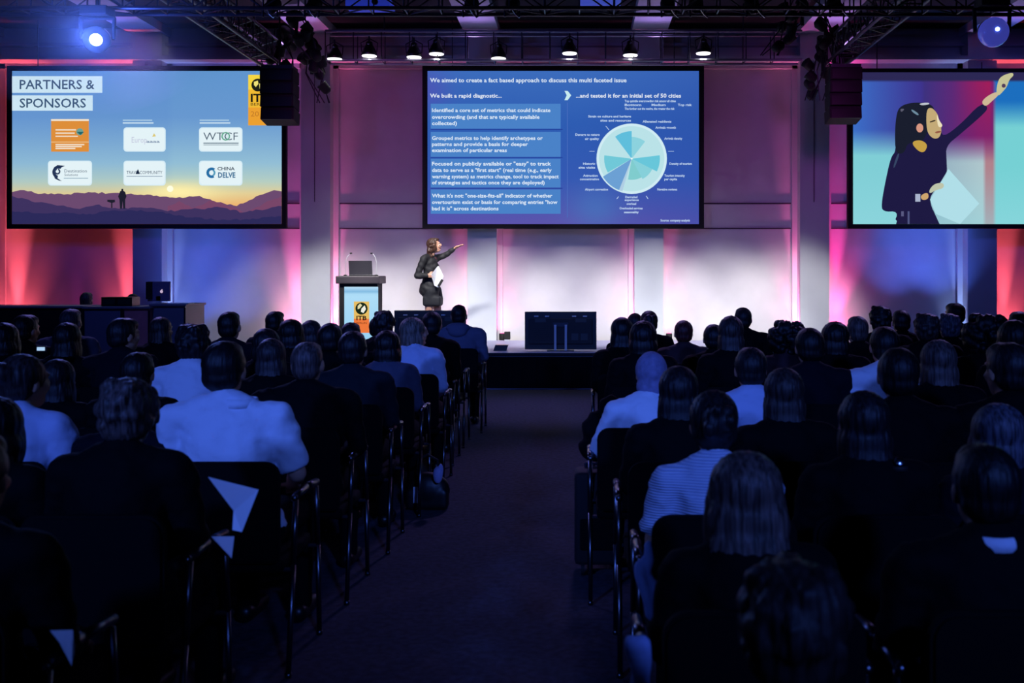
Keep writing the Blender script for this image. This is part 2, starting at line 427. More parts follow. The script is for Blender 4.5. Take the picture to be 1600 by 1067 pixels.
S.text('Europ', 206, 230, 223, 9, (196, 200, 222), 5); S.text('aaaa', 229, 250, 223, 4, (120, 140, 170), 5, .02); S.poly([(238, 214), (241, 208), (244, 213)], (220, 200, 120), 5)
S.text('WTCF', 318, 372, 219, 12, (74, 92, 112), 5, -.005); S.disc(353, 213, 6.5, (214, 236, 240), 4)
S.wedge(353, 213, 5, 7, -60, 300, (96, 168, 140), 6); S.rect(318, 223, 373, 224.6, (110, 130, 145), 5); S.rect(318, 226, 373, 227, (140, 158, 170), 5)
S.wedge(92, 269, 5.5, 10, 60, 260, (34, 50, 84), 5); S.wedge(90, 268, 2.5, 5, 100, 430, (44, 60, 94), 6); S.poly([(84, 262), (90, 258), (102, 259), (96, 262)], (34, 50, 84), 5); S.poly([(84, 272), (88, 277), (97, 283), (92, 282), (86, 279)], (34, 50, 84), 5)
S.text('Destination', 101, 136, 269.5, 5, (74, 92, 116), 5); S.text('Solutions', 101, 122, 275, 4, (74, 92, 116), 5); S.rect(100, 278, 138, 279, (130, 160, 180), 5)
S.text('TRAVELCOMMUNITY', 198, 254, 272, 5, (54, 74, 100), 5); S.poly([(212, 272), (216, 264), (219, 272)], (24, 40, 66), 6); S.rect(198, 275, 254, 276, (130, 150, 170), 5)
S.wedge(331, 270, 4, 8.5, 50, 300, (38, 110, 165), 5); S.wedge(331, 270, 3, 6, 300, 420, (90, 160, 190), 5)
S.text('CHINA', 340, 367, 266, 5, (60, 74, 92), 5, .02); S.text('DELVE', 341, 368, 277.5, 8, (56, 110, 150), 5, .03)
# event logo flag
S.rect(388, 117, 424, 196, (240, 186, 52), 2); S.rect(388, 117, 424, 140, (246, 214, 66), 3); S.rect(388, 168, 424, 196, (236, 160, 48), 3)
S.disc(403, 133, 10, (28, 30, 22), 4); S.poly([(397, 128), (403, 126), (404, 131), (400, 136), (397, 133)], (240, 226, 120), 5); S.poly([(405, 131), (410, 129), (410, 136), (406, 139)], (240, 226, 120), 5)
S.text('ITB', 392, 420, 159, 12, (30, 28, 18), 5, .03); S.text('BERLIN', 392, 420, 165, 4, (60, 44, 20), 5)
S.text('2019', 392, 418, 182, 8, (190, 120, 40), 5)
S.build('display_image', sc1)
# --- centre screen
sc2 = screen_body(660, 103, 1100, 357, DS, 'middle projection screen with a blue slide, text boxes and a round pie chart')
S = Sheet(DS)
def blue(x, y):
    c = ramp([(0, (60, 108, 188)), (.35, (46, 92, 178)), (.7, (52, 88, 178)), (1, (92, 84, 172))], y)
    c = mix(c, (44, 74, 165), .8*max(0, x-.55)); c = mix(c, (70, 130, 195), .5*math.exp(-((x-.62)**2)/.01-((y-.9)**2)/.02)); return mix(c, (88, 78, 180), .6*math.exp(-((x)**2)/.006-((y-.12)**2)/.02))
S.grad(668, 111, 1092, 350, blue, 40, 30)
for v0, v1 in ((162, 201), (206, 245), (248, 293), (296, 334)): S.rect(673, v0, 876, v1, (74, 130, 200), 1)
for v in (202.5, 246.3, 294.4): S.rect(673, v-.8, 879, v+.4, (34, 62, 150), 2)
S.rect(886, 160, 887, 340, (76, 110, 190), 1)
TW = (222, 236, 250)
S.text('We aimed to create a fact based approach to discuss this multi faceted issue', 672, 979, 128.5, 6.4, TW, 3, .018)
S.text('We built a rapid diagnostic...', 672, 784, 152.5, 6, (232, 240, 250), 3, .018)
S.text('...and tested it for an initial set of 50 cities', 900, 1064, 152.5, 6, (232, 240, 250), 3, .018)
LN = [('Identified a core set of metrics that could indicate', 860, 175), ('overcrowding (and that are typically available', 843, 185.5), ('collected)', 714, 195.3),
      ('Grouped metrics to help identify archetypes or', 848, 218.5), ('patterns and provide a basis for deeper', 825, 228), ('examination of particular areas', 792, 237.5),
      ('Focused on publicly available or "easy" to track', 861, 258.5), ('data to serve as a "first start" (real time (e.g., early', 862, 268.5), ('warning system) as metrics change, tool to track impact', 873, 278.5), ('of strategies and tactics once they are deployed)', 851, 288),
      ('What it\'s not: "one-size-fits-all" indicator of whether', 863, 308.5), ('overtourism exist or basis for comparing entries "how', 871, 318.5), ('bad it is" across destinations', 779, 328.5)]
for s_, e, v in LN: S.text(s_, 675, e, v, 5.6, TW, 3, .022)
S.poly([(882, 142), (887, 142), (892.5, 149), (887, 156.5), (882, 156.5), (885.5, 149)], (200, 235, 240), 3)
cx, cy = 987, 248
S.disc(cx, cy, 55, (208, 236, 244), 2); S.disc(cx, cy, 51, (186, 226, 232), 3)
S.wedge(cx, cy, 0, 43, 90, 127, (96, 190, 220), 5); S.wedge(cx, cy, 0, 34, 52, 90, (140, 210, 222), 5); S.wedge(cx, cy, 0, 44, -27, 7, (104, 198, 218), 5)
S.wedge(cx, cy, 0, 33, -100, -62, (128, 204, 206), 5); S.wedge(cx, cy, 0, 36, -62, -27, (134, 208, 218), 5); S.wedge(cx, cy, 0, 43, 173, 210, (112, 200, 216), 5); S.wedge(cx, cy, 0, 53, 212, 248, (108, 160, 212), 5); S.wedge(cx, cy, 0, 53, 248, 254, (176, 206, 228), 6)
S.disc(cx, cy, 1.5, (240, 250, 250), 7, 12)
SM = (190, 212, 240)
for a, v, e, s_ in ((919, 183.5, 986, 'Strain on culture and heritage'), (938, 190, 986, 'sites and resources'), (1004, 191.5, 1049, 'Alienated residents'), (1024, 201, 1056, 'Arrivals growth'), (1038, 218, 1066, 'Arrivals density'),
        (899, 212, 937, 'Damage to nature'), (914, 218.5, 936, 'air quality'), (911, 257.5, 930, 'Historic'), (904, 263.5, 930, 'site visits'), (911, 276, 934, 'Attraction'), (906, 281.5, 936, 'concentration'), (914, 297.5, 950, 'Airport congestion'),
        (1046, 257.5, 1081, 'Density of tourism'), (1038, 276, 1070, 'Tourism intensity'), (1038, 281.5, 1058, 'per capita'), (1027, 297.5, 1058, 'Negative reviews'), (977, 309.5, 996, 'Degraded'), (976, 314, 998, 'experience'), (979, 320, 994, 'overload'), (968, 327, 1004, 'Overloaded services'), (975, 333, 998, 'seasonality'),
        (976, 159.5, 1056, 'Top quintile overcrowding risk among all cities'), (976, 165.5, 1002, 'Bottom'), (1018, 165.5, 1040, 'Medium'), (1059, 165.5, 1081, 'Top risk'), (976, 171.5, 1054, 'The further out the wedge, the greater the risk'), (1032, 346, 1078, 'Source: company analysis'), (921, 237.5, 929, '---'), (1044, 237.5, 1053, '---')):
    S.text(s_, a, e, v, 3.4, SM, 3, .03)
for x0, y0, x1, y1 in ((946, 197, 951, 203), (966, 307, 963, 311), (1009, 306, 1012, 311)): S.poly([(x0, y0), (x0+1.2, y0), (x1+1.2, y1), (x1, y1)], SM, 3)
S.build('display_image', sc2)
# --- right screen: live picture of the speaker
sc3 = screen_body(1325, 107, 1766, 357, DS, 'right projection screen showing a live close-up of the pointing speaker')
S = Sheet(DS)
def live(x, y):
    u = 1333+x*426; v = 113+y*237
    up = mix((52, 52, 130), (120, 34, 110), max(0, min(1, (u-1430)/100)))
    if u < 1440: up = mix((60, 110, 200), (62, 50, 140), (u-1333)/110)
    if 1490 < u < 1550: up = mix(up, (160, 30, 90), (u-1490)/50*(1-(v-120)/120) if v < 240 else 0)
    lo = (128, 206, 214) if u < 1440 else mix((140, 170, 190), (176, 200, 205), (u-1440)/100)
    if u > 1553: up, lo = (28, 110, 190), (118, 208, 212)
    if 1540 < u < 1553: lo = (176, 130, 140)
    e = 215 if u < 1440 else (225 if u < 1553 else 170)
    c = mix(up, lo, (v-e+12)/40)
    if v < 126: c = (44, 40, 84)
    return mix(c, (150, 218, 226), max(0, (v-260)/180))
S.grad(1333, 113, 1759, 350, live, 80, 60)
S.poly([(1400, 350), (1406, 328), (1458, 328), (1468, 350)], (30, 26, 66), 1)
HD = (30, 26, 66); DK = (26, 30, 46)
S.soft([(1396, 350), (1404, 330), (1379, 331), (1377, 318), (1384, 280), (1392, 245), (1400, 236), (1398, 205), (1401, 175), (1408, 165), (1425, 160), (1450, 161), (1462, 172), (1470, 200), (1473, 215), (1500, 195), (1533, 160), (1545, 168), (1535, 180), (1500, 210), (1478, 228), (1479, 250), (1480, 272), (1470, 285), (1458, 300), (1452, 312), (1460, 335), (1468, 350)], HD, 1)
S.soft([(1398, 205), (1401, 175), (1409, 165), (1425, 160), (1452, 161), (1462, 172), (1452, 200), (1440, 225), (1418, 222), (1413, 240), (1399, 240)], DK, 2)
S.soft([(1448, 170), (1456, 168), (1465, 178), (1467, 188), (1473, 196), (1470, 199), (1471, 206), (1467, 216), (1458, 217), (1449, 208), (1447, 190)], (196, 170, 120), 3)
S.soft([(1463, 176), (1467, 188), (1473, 196), (1470, 199), (1465, 198)], (238, 226, 190), 4); S.soft([(1452, 190), (1461, 187), (1462, 189), (1453, 192)], (60, 50, 40), 4)
S.soft([(1460, 206), (1470, 204), (1470, 207), (1462, 209)], (150, 90, 70), 4)
S.disc(1437, 200, 5.5, (214, 150, 130), 3, 16, 7); S.soft([(1423, 222), (1438, 218), (1450, 226), (1444, 239), (1434, 236)], (196, 158, 70), 3)
S.soft([(1435, 162), (1450, 160), (1453, 163), (1440, 165)], (190, 196, 206), 3); S.soft([(1424, 170), (1436, 178), (1434, 181), (1424, 174)], (110, 140, 160), 3); S.soft([(1406, 170), (1414, 170), (1408, 176)], (90, 90, 110), 3)
S.soft([(1533, 160), (1541, 151), (1556, 143), (1562, 147), (1550, 158), (1540, 167)], (206, 184, 150), 2)
S.soft([(1556, 146), (1559, 126), (1566, 118), (1582, 113), (1584, 118), (1577, 124), (1573, 136), (1566, 144), (1560, 150)], (196, 194, 150), 3); S.disc(1568, 134, 3.2, (80, 60, 90), 4, 12)
S.soft([(1452, 296), (1460, 287), (1474, 285), (1475, 294), (1462, 297), (1452, 303)], (190, 196, 170), 3); S.soft([(1438, 305), (1450, 300), (1451, 311), (1440, 313)], (205, 165, 110), 3)
S.rect(1430, 303, 1438, 315, (170, 180, 205), 3)
S.poly([(1462, 297), (1482, 264), (1530, 318), (1500, 350), (1462, 334), (1453, 312)], (176, 222, 232), 1)
S.soft([(1402, 240), (1406, 240), (1398, 262), (1395, 262)], (54, 70, 100), 3); S.rect(1418, 330, 1421, 350, (80, 86, 130), 3); S.rect(1408, 330, 1412, 338, (90, 90, 130), 3)
S.build('display_image', sc3)

# ------------------------------------------------------------------ trusses
def truss(p, q, wdt, hgt, label, n, ladder=False):
    p = Vector(p); q = Vector(q); o = empty('lighting_truss', p, label, 'truss')
    d = (q-p); L = d.length; d.normalize(); side = d.cross(Vector((0, 0, 1))).normalized(); up = Vector((0, 0, 1))
    cs = [side*(-wdt/2), side*(wdt/2), side*(-wdt/2)+up*hgt, side*(wdt/2)+up*hgt]
    for c in cs:
        b = MB(); b.tube(c, c+d*L, .022 if ladder else .025, seg=10); build('chord', b, mat('bright_aluminium', (150, 150, 165), .4, .6) if ladder else ALU, o)
    b = MB()
    for i in range(n):
        s0, s1 = L*i/n, L*(i+1)/n
        for a, c in (() if ladder else ((0, 1), (2, 3), (0, 2), (1, 3))):
            if i % 2: a, c = c, a
            b.tube(cs[a]+d*s0, cs[c]+d*s1, .010, seg=6)
        for a, c in ((0, 1), (0, 2), (1, 3)): b.tube(cs[a]+d*s0, cs[c]+d*s0, .010, seg=6)
        if ladder: build('rung', b, ALU, o); b = MB()
    if not ladder: build('bracing', b, ALU, o)
    for s0 in (L*.12, L*.88):
        b = MB(); b.tube(d*s0+up*hgt, d*s0+up*(5.95-p.z), .012, seg=6); build('hanging_chain', b, DALU, o)
    return o
YT1 = 15.8
truss((X(512, YT1), YT1, Z(97, YT1)), (X(1250, YT1), YT1, Z(97, YT1)), .30, Z(52, YT1)-Z(97, YT1), 'horizontal lighting truss above the middle screen that carries bell lamps', 17, True)
truss((-9.6, 12.0, TRUSS_Z), (8.8, 12.0, TRUSS_Z), .3, .30, 'long horizontal lighting truss crossing the top edge over the audience', 44)
truss((-4.86, 8.0, 4.98), (-4.86, 15.9, 4.98), .34, .34, 'lighting truss running away from the audience to the left speaker cluster', 26)
truss((4.08, 8.0, 4.98), (4.08, 15.9, 4.98), .34, .34, 'lighting truss running away from the audience to the right speaker cluster', 26)

# bell lamps
def bell_lamp(u, v, d, label):
    p = P(u, v, d); o = empty('bell_lamp', p, label, 'lamp', 'bell lamps along the truss')
    b = MB(); b.lathe([(.115, 0), (.125, .01), (.118, .05), (.085, .12), (.055, .17), (.05, .21), (.03, .225)], (0, 0, 0)); build('lamp_shade', b, BLACKG, o, True)
    b = MB(); b.lathe([(.112, -.012), (.114, -.002)], (0, 0, 0)); build('reflector', b, emat((255, 250, 255), 2.2), o)
    b = MB(); b.tube((0, -.02, .2), (0, -.02, max(.3, Z(97, YT1)-p.z+.02)), .014); b.tube((0, -.02, .24), (0, .05, .24), .012)
    b.path([(-.12, 0, .06), (-.13, 0, .2), (0, 0, .27), (.13, 0, .2), (.12, 0, .06)], .008); build('bracket', b, DALU, o)
    b = MB(); b.ball((0, -.06, .17), (.02, .012, .018)); build('knob', b, CHROME, o)
    spot('bell_lamp_light', (p.x, p.y, p.z-.05), (p.x, p.y+.45, ST), (1, .97, .98), 30, 85, .9, .08)
BL = ['leftmost bell lamp on the truss, above the lectern', 'second bell lamp from the left on the truss', 'bell lamp above the left edge of the middle screen, left of a close pair', 'right bell lamp of the close pair above the left edge of the middle screen', 'bell lamp beside the ceiling beam above the middle screen',
      'lone bell lamp above the centre right of the middle screen', 'bell lamp above the pie chart on the middle screen', 'rightmost bell lamp past the right edge of the middle screen']
for (u, v), l in zip(((523, 92), (577, 87), (647, 89), (682, 84), (779, 91), (890, 83), (985, 86), (1099, 83)), BL): bell_lamp(u, v, YT1-.18, l)

# spotlights hung on the long truss
def par(u, label):
    x = X(u, 12.0); o = empty('spotlight', (x, 12.0, TRUSS_Z-.05), label, 'spotlight', 'stage spotlights on the long truss')
    R = Euler((math.radians(35), 0, 0)).to_matrix().to_4x4()
    b = MB(); b.lathe([(.05, -.05), (.075, -.03), (.075, .16), (.09, .17), (.09, .20)], (0, 0, .09), mat4=Euler((math.radians(-60), 0, 0)).to_matrix().to_4x4()); build('housing', b, BLACK, o, True)
    b = MB(); b.path([(-.085, 0, -.02), (-.09, 0, .10), (.09, 0, .10), (.085, 0, -.02)], .012); build('yoke', b, DALU, o)
    b = MB(); b.box((-.02, -.02, .02), (.02, .02, .10)); b.path([(.02, -.17, .02), (.05, -.19, -.03), (.10, -.19, -.075)], .010); build('clamp', b, CHROME, o)
for k, u in enumerate((422, 487, 735, 800, 1045, 1090, 1178, 1308)):
    par(u, 'black spotlight with chrome clamp, ' + ['above the left speaker cluster', 'above the pillar left of the lectern', 'left of the first middle ceiling beam glow', 'right of the first middle ceiling beam', 'right beside the second middle ceiling beam', 'above the right edge of the middle screen', 'right of the middle screen', 'above the right speaker cluster'][k])
for u0, u1, v, l in ((545, 613, 17, 'blue projector box hung under the ceiling above the lectern lamps'), (905, 970, 6, 'blue projector box hung at the top edge above the middle screen')):
    d = 12.9; o = empty('ceiling_projector', P((u0+u1)/2, v, d), l, 'projector', 'blue projector boxes')
    hw = (u1-u0)/2*d/F; b = MB(); b.box((-hw, -.2, 0), (hw, .2, .12), bevel=.01); build('casing', b, mat('blue_casing_glow', (84, 104, 225), .5, emit=(50, 70, 210), estr=.35), o)  # blue enamel with a faint glow that stands in for light on it
    b = MB(); b.tube((.1, -.2, .06), (.1, -.23, .06), .04, seg=16); build('lens', b, BLACKG, o)
    b = MB(); b.tube((0, 0, .12), (0, 0, 5.95-Z(v, d)), .02); build('hanging_pole', b, DALU, o)

# moving head lights
def moving_head(p, tgt, lamp, bulb, label):
    o = empty('moving_head_light', p, label, 'stage light'); dirv = (Vector(tgt)-Vector(p)).normalized()
    M = dirv.to_track_quat('Z', 'Y').to_matrix().to_4x4()
    b = MB(); b.lathe([(.10, -.22), (.14, -.15), (.15, .0), (.155, .10), (.14, .13)], (0, 0, 0), mat4=M); build('head', b, BLACKG, o, True)
    b = MB(); b.ball(tuple(dirv*.10), bulb); build('lens', b, lamp, o, True)
    b = MB(); b.path([(-.19, 0, 0), (-.2, 0, .25), (.2, 0, .25), (.19, 0, 0)], .022); build('yoke', b, BLACK, o)
    b = MB(); b.box((-.16, -.12, .27), (.16, .12, .38), bevel=.015); b.tube((0, 0, .38), (0, 0, .5), .02); build('base_box', b, BLACK, o)
    return o
p1 = P(152, 62, 11.7)
moving_head(p1, (-1.5, 0, 1.6), emat((190, 215, 255), 26), .075, 'moving head light glowing blue-white above the left screen')
spot('blue_glare_light', tuple(p1+Vector((.05, -.22, -.05))), (-1.0, 0, 2.2), (.12, .25, 1.0), 260, 60, .8, .08)
p2 = P(1550, 50, 11.2)
glass = mat('lens_glass', (80, 100, 210), .12, 0, spec=1.0, emit=(60, 66, 170), estr=.7)
moving_head(p2, (2.0, 0, 1.2), glass, .165, 'moving head light with a large round blue lens above the right screen')
b = MB(); b.ball(tuple(p2+Vector((-.045, -.255, -.03))), .022); tag(build('lens_glint', b, emat((190, 220, 255), 9)), 'tiny glowing ball standing in for the glint on the round blue lens', 'bulb')  # small emissive ball for the light reflected in the lens
# haze ball around the left lamp, standing in for its lens glare too
m = bpy.data.materials.new('haze'); m.use_nodes = True; nt = m.node_tree; nt.nodes.clear()
vs = nt.nodes.new('ShaderNodeVolumeScatter'); vs.inputs['Density'].default_value = .05; vs.inputs['Anisotropy'].default_value = .3
om = nt.nodes.new('ShaderNodeOutputMaterial'); nt.links.new(vs.outputs[0], om.inputs['Volume'])
lp = bpy.data.lights.new('blue_glare_glow', 'POINT'); lp.color = (.07, .15, 1); lp.energy = 110; lp.shadow_soft_size = .08  # added point light that makes the haze ball glow
lo = bpy.data.objects.new('blue_glare_glow', lp); C.objects.link(lo); lo.location = p1+Vector((.06, -.36, -.04))
b = MB(); b.ball(tuple(p1+Vector((.05, -.5, 0))), (1.5, 1.2, .95), seg=24); hz = tag(build('haze', b, m), 'thin stage haze lit blue around the left moving head light', 'haze', kind='stuff')

# line array speakers
def line_array(u0, v0, u1, v1, d, n, label, lean=0):
    top = P((u0+u1)/2, v0, d); o = empty('line_array_speaker', top, label, 'speaker'); wd = (u1-u0)*d/F; H = (v1-v0)*d/F
    y = 0; z = 0
    for i in range(n):
        a = math.radians(2+i*2.4); h = H/n
        b = MB(); R = Euler((-a, 0, 0)).to_matrix()
        b.box((-wd/2, -.17+y-0, z-h+.006), (wd/2, .17+y, z-.004), bevel=.012, rot=R)
        b.box((-wd/2+.03, -.178+y, z-h+.03), (wd/2-.03, -.168+y, z-.03), 1, rot=R)
        build('speaker_box', b, [BLACK, BLACKG], o); z -= h; y += math.sin(a)*h*.8
    b = MB(); b.box((-wd/2+.02, -.16, .0), (wd/2-.02, .16, .05)); b.tube((0, 0, .05), (0, 0, 5.95-top.z), .012); build('flying_frame', b, DALU, o)
    return o
line_array(411, 110, 463, 192, 15.2, 4, 'black line array speaker overlapping the right edge of the left screen')
line_array(1293, 108, 1343, 190, 15.2, 4, 'black line array speaker overlapping the left edge of the right screen')
def rig(u, v, d, tilt, seed, label, nn=9):
    rr = random.Random(seed); p = P(u, v, d); o = empty('light_cluster', p, label, 'light cluster')
    for i in range(nn):
        c = Vector((rr.uniform(-.16, .16)+tilt*(i/nn-.5), rr.uniform(-.15, .15), .45-.9*i/nn)); a = Euler((rr.uniform(-1, 1), rr.uniform(-1, 1), 0)).to_matrix().to_4x4()
        b = MB(); b.lathe([(.04, -.08), (.07, -.05), (.08, .07), (.085, .09)], c, mat4=a, seg=14); build('lamp_can', b, BLACK, o, True)
    b = MB()
    for i in range(5): b.path([(rr.uniform(-.1, .1)+tilt*-.5, 0, .5), (rr.uniform(-.2, .2), -.1, .0), (tilt*.5+rr.uniform(-.15, .15), 0, -.45)], .009, seg=6)
    b.tube((tilt*-.5, 0, -.0), (tilt*-.5, 0, .55), .025); build('cable_loops', b, DALU, o)
rig(478, 68, 15.3, .30, 3, 'dark tilted cluster of lamps and cables beside the left truss end', 12)
rig(442, 95, 15.6, .1, 5, 'tangle of black lamps and cables above the left line array speaker', 8)
rig(497, 116, 15.5, .2, 9, 'low black lamp cluster left of the first bell lamp', 4)
rig(1278, 112, 15.5, -.15, 11, 'black lamp cluster left of the right line array speaker', 8)
rig(1305, 80, 15.3, .3, 13, 'black lamp cluster above the right line array speaker', 10)
rig(1228, 40, 15.0, -.5, 17, 'black lamp cluster under the ceiling right of the rightmost bell lamp', 8)

# ------------------------------------------------------------------ on the stage
# lectern
YL = 15.4; k = YL/F
lx = X(564, YL); o = empty('lectern', (lx, YL, ST), 'lectern with a dark top and a pale blue illuminated front panel', 'lectern')
b = MB(); b.box((-.335, -.25, Z(443, YL)-ST), (.335, .28, Z(431, YL)-ST), bevel=.015); build('lectern_top', b, mat('dark_brown_top', (58, 50, 56), .5), o)
zt = Z(443, YL)-ST
b = MB(); b.box((-.29, -.18, 0), (.29, .2, zt)); build('lectern_body', b, BLACK, o)
S = Sheet(YL-.19)
S.grad(538, 448, 591, 541, lambda x, y: ramp([(0, (190, 226, 250)), (.08, (130, 186, 225)), (.13, (176, 222, 248)), (1, (150, 208, 244))], y), 4, 24)
S.rect(553, 471, 577, 520, (232, 190, 100), 2); S.rect(553, 498, 577, 520, (238, 120, 60), 3); S.disc(565, 482, 9.5, (26, 42, 26), 4)
S.poly([(559, 478), (563, 474), (566, 477), (562, 482), (559, 483)], (226, 220, 170), 5); S.poly([(565, 482), (570, 477), (572, 483), (568, 489), (564, 487)], (240, 240, 226), 5)
S.text('ITB', 557, 573, 500, 6.5, (50, 28, 20), 5, .03); S.text('BERLIN', 557, 573, 506, 3, (90, 40, 20), 5)
S.build('front_panel', o)
b = MB(); zc = Z(431, YL)-ST
lo_ = empty('laptop', (lx+.0, YL, ST+zc), 'dark open laptop on the lectern, screen back towards the audience', 'laptop')
b = MB(); b.box((-.18, -.02, 0), (.18, .22, .018), bevel=.004); build('keyboard_base', b, BLACKG, lo_)
b = MB(); b.box((-.18, -.008, 0), (.18, .008, .235), bevel=.004, rot=Euler((math.radians(12), 0, 0)).to_matrix()); build('screen_lid', b, mat('laptop_lid', (46, 44, 52), .45), lo_, loc=(0, -.03, 0))
for s_, l in ((-1, 'thin gooseneck microphone on the left end of the lectern top'), (1, 'thin gooseneck microphone on the right end of the lectern top')):
    mo = empty('gooseneck_microphone', (lx+s_*.24, YL, ST+zc), l, 'microphone', 'lectern microphones')
    b = MB(); b.lathe([(.03, 0), (.03, .012), (.012, .02)], (0, 0, 0)); build('mic_base', b, BLACK, mo)
    b = MB(); b.path([(0, 0, .015), (s_*.0, 0, .2), (-s_*.02, .01, .29), (-s_*.06, .02, .34)], .005, seg=8); build('gooseneck', b, SILVER, mo)
    b = MB(); b.ball((-s_*.08, .02, .35), (.022, .012, .012)); build('mic_capsule', b, BLACK, mo)
# confidence monitors seen from behind
def monitor(u0, u1, v0, d, label):
    o = empty('stage_monitor', (X((u0+u1)/2, d), d, ST), label, 'monitor'); hw = (u1-u0)/2*d/F; H = Z(v0, d)-ST
    b = MB(); b.box((-hw, 0, .02), (hw, .05, H), bevel=.006); build('screen_panel', b, BLACKG, o)
    b = MB(); b.box((-hw+.06, -.035, .10), (hw-.06, 0, H-.10), bevel=.01)
    for i in range(7): b.box((-hw+.12, -.04, .16+i*.03), (-.14, -.034, .17+i*.03))
    for x0 in (.16, .3): b.box((x0, -.041, .16), (x0+.1, -.034, .26), 1)
    for s_ in (-1, 1): b.box((s_*.3-.08, -.042, H-.155), (s_*.3+.08, -.034, H-.10), 1)
    build('rear_cover', b, [mat('monitor_black', (22, 22, 24), .6), mat('monitor_grey', (52, 54, 56), .5)], o)
    b = MB()
    for x0 in (-.36, -.20, .20, .36): b.box((x0-.03, -.046, H-.075), (x0+.03, -.0, H-.058))
    build('handle_rail', b, SILVER, o)
    for s_ in (-1, 1):
        b = MB(); b.box((s_*.078-.018, -.075, 0), (s_*.078+.018, -.045, H-.19), bevel=.004); build('stand_post', b, SILVER, o)
    b = MB(); b.box((-.11, -.06, H-.22), (.11, -.04, H-.16)); b.box((-.2, -.12, 0), (.2, .12, .012)); build('stand_bracket', b, DALU, o)
monitor(820, 932, 487, 14.75, 'large black stage monitor seen from behind with two silver stand posts')
monitor(616, 728, 485, 14.75, 'black stage monitor seen from behind below the speaker, half hidden by heads')
b = MB(); b.prism([(0, 0), (.19, 0), (.22, .085), (.03, .085)], 0, .16); tag(build('floor_wedge', b, BLACKG, loc=(X(772, 14.9), 14.75, ST)), 'small slanted black box lying on the stage left of the large monitor', 'box')
o = empty('floor_can', (X(793, 17.0), 16.95, ST), 'small dark can light standing at the wall foot on the stage', 'light'); b = MB(); b.box((-.05, -.04, .03), (.05, .05, .16), bevel=.01); build('housing', b, BLACK, o); b = MB(); b.box((-.045, -.03, 0), (.045, .03, .03)); build('foot', b, SILVER, o)
b = MB(); b.box((0, 0, 0), (.18, .16, .26), bevel=.01); tag(build('cable_box', b, BLACK, loc=(X(741, 14.6), 14.46, ST)), 'black connection box on the stage edge right of the hooded person', 'box')

# control area at the left
YD = 13.4
def cabinet(u0, u1, v0, dd, dep, m, label, name='control_desk', panels=1):
    hw = (u1-u0)/2*dd/F; H = Z(v0, dd); o = empty(name, (X((u0+u1)/2, dd), dd, 0), label, 'desk')
    b = MB(); b.box((-hw, 0, 0), (hw, dep, H-.03)); build('desk_body', b, m, o)
    b = MB(); b.box((-hw-.02, -.02, H-.03), (hw+.02, dep+.02, H), bevel=.006); build('desk_top', b, GREYP, o)
    b = MB()
    for i in range(panels+1):
        x = -hw+2*hw*i/panels; b.box((x-.012, -.012, .02), (x+.012, 0, H-.05))
    build('edge_strip', b, DALU, o)
cabinet(-80, 128, 478, YD, .6, BLACK, 'long black counter below the red wall at the far left', panels=3)
cabinet(131, 190, 479, YD, .6, GREYP, 'grey control desk front carrying the equipment rack')
cabinet(193, 233, 479, YD, .6, WOODP, 'reddish lit control desk panel left of the grey cabinet')
cabinet(236, 289, 475, YD+.1, .7, GREYP, 'grey cabinet under the raised monitor beside the blue wall', 'cabinet')
zr = Z(479, YD)
o = empty('equipment_rack', (X(174, YD), YD+.25, zr), 'low black equipment rack on the control desk', 'rack'); b = MB(); b.box((-.21, -.1, 0), (.21, .15, .125), bevel=.005); build('rack_case', b, BLACKG, o)
b = MB(); b.box((-.19, -.108, .02), (-.02, -.1, .10)); b.box((.02, -.108, .02), (.19, -.1, .10)); build('rack_panel', b, mat('rack_green', (30, 44, 36), .5), o)
zr = Z(475, YD+.1)
o = empty('computer_monitor', (X(245, YD+.3), YD+.35, zr), 'grey computer monitor on a stand, seen from behind, on the cabinet', 'monitor')
b = MB(); b.box((-.15, 0, .03), (.16, .03, .305), bevel=.006); build('screen_back', b, mat('monitor_shell', (122, 104, 134), .45), o)
b = MB(); b.box((-.16, -.03, .06), (-.08, .0, .30)); build('side_cover', b, BLACK, o)
b = MB(); b.ball((.045, -.004, .165), (.02, .004, .022)); b.ball((.052, -.004, .190), (.006, .003, .008)); build('lid_emblem', b, emat((215, 190, 225), .8), o)
b = MB(); b.box((-.03, .0, 0), (.03, .02, .1)); b.box((-.10, -.06, 0), (.10, .08, .01)); build('stand', b, SILVER, o)
b = MB(); b.box((0, 0, 0), (.30, .2, .012)); tag(build('paper_stack', b, WHITE, loc=(X(259, YD+.1), YD+.12, zr)), 'white paper sheets on the right end of the grey cabinet', 'paper')

# ------------------------------------------------------------------ people
def rotz(p, a, c=(0, 0, 0)):
    p = Vector(p)-Vector(c); return Vector((p.x*math.cos(a)-p.y*math.sin(a), p.x*math.sin(a)+p.y*math.cos(a), p.z))+Vector(c)
def add_head(b, c, fem, M):                            # M: 4x4 taking head space (face +y) to body space
    R = M.to_3x3()
    def B(p, r): b.ball(M @ Vector(p), r, seg=18, rot=R)
    w = .072 if fem else .077
    B((0, -.008, .018), (w, .094, .095)); B((0, .018, -.035), (w*.80, .070, .080)); B((0, .040, -.082), (.040, .040, .030))
    B((0, .080, .032), (.050, .016, .016)); B((0, .094, .006), (.012, .020, .022)); B((0, .104, -.010), (.015, .014, .012))
    B((.034, .068, -.020), (.026, .020, .022)); B((-.034, .068, -.020), (.026, .020, .022))
    B((0, .086, -.038), (.024, .012, .007)); B((0, .083, -.050), (.021, .012, .008)); B((0, .076, -.080), (.020, .018, .016))
    for s in (-1, 1): B((s*(w+.003), -.008, -.006), (.010, .020, .033))
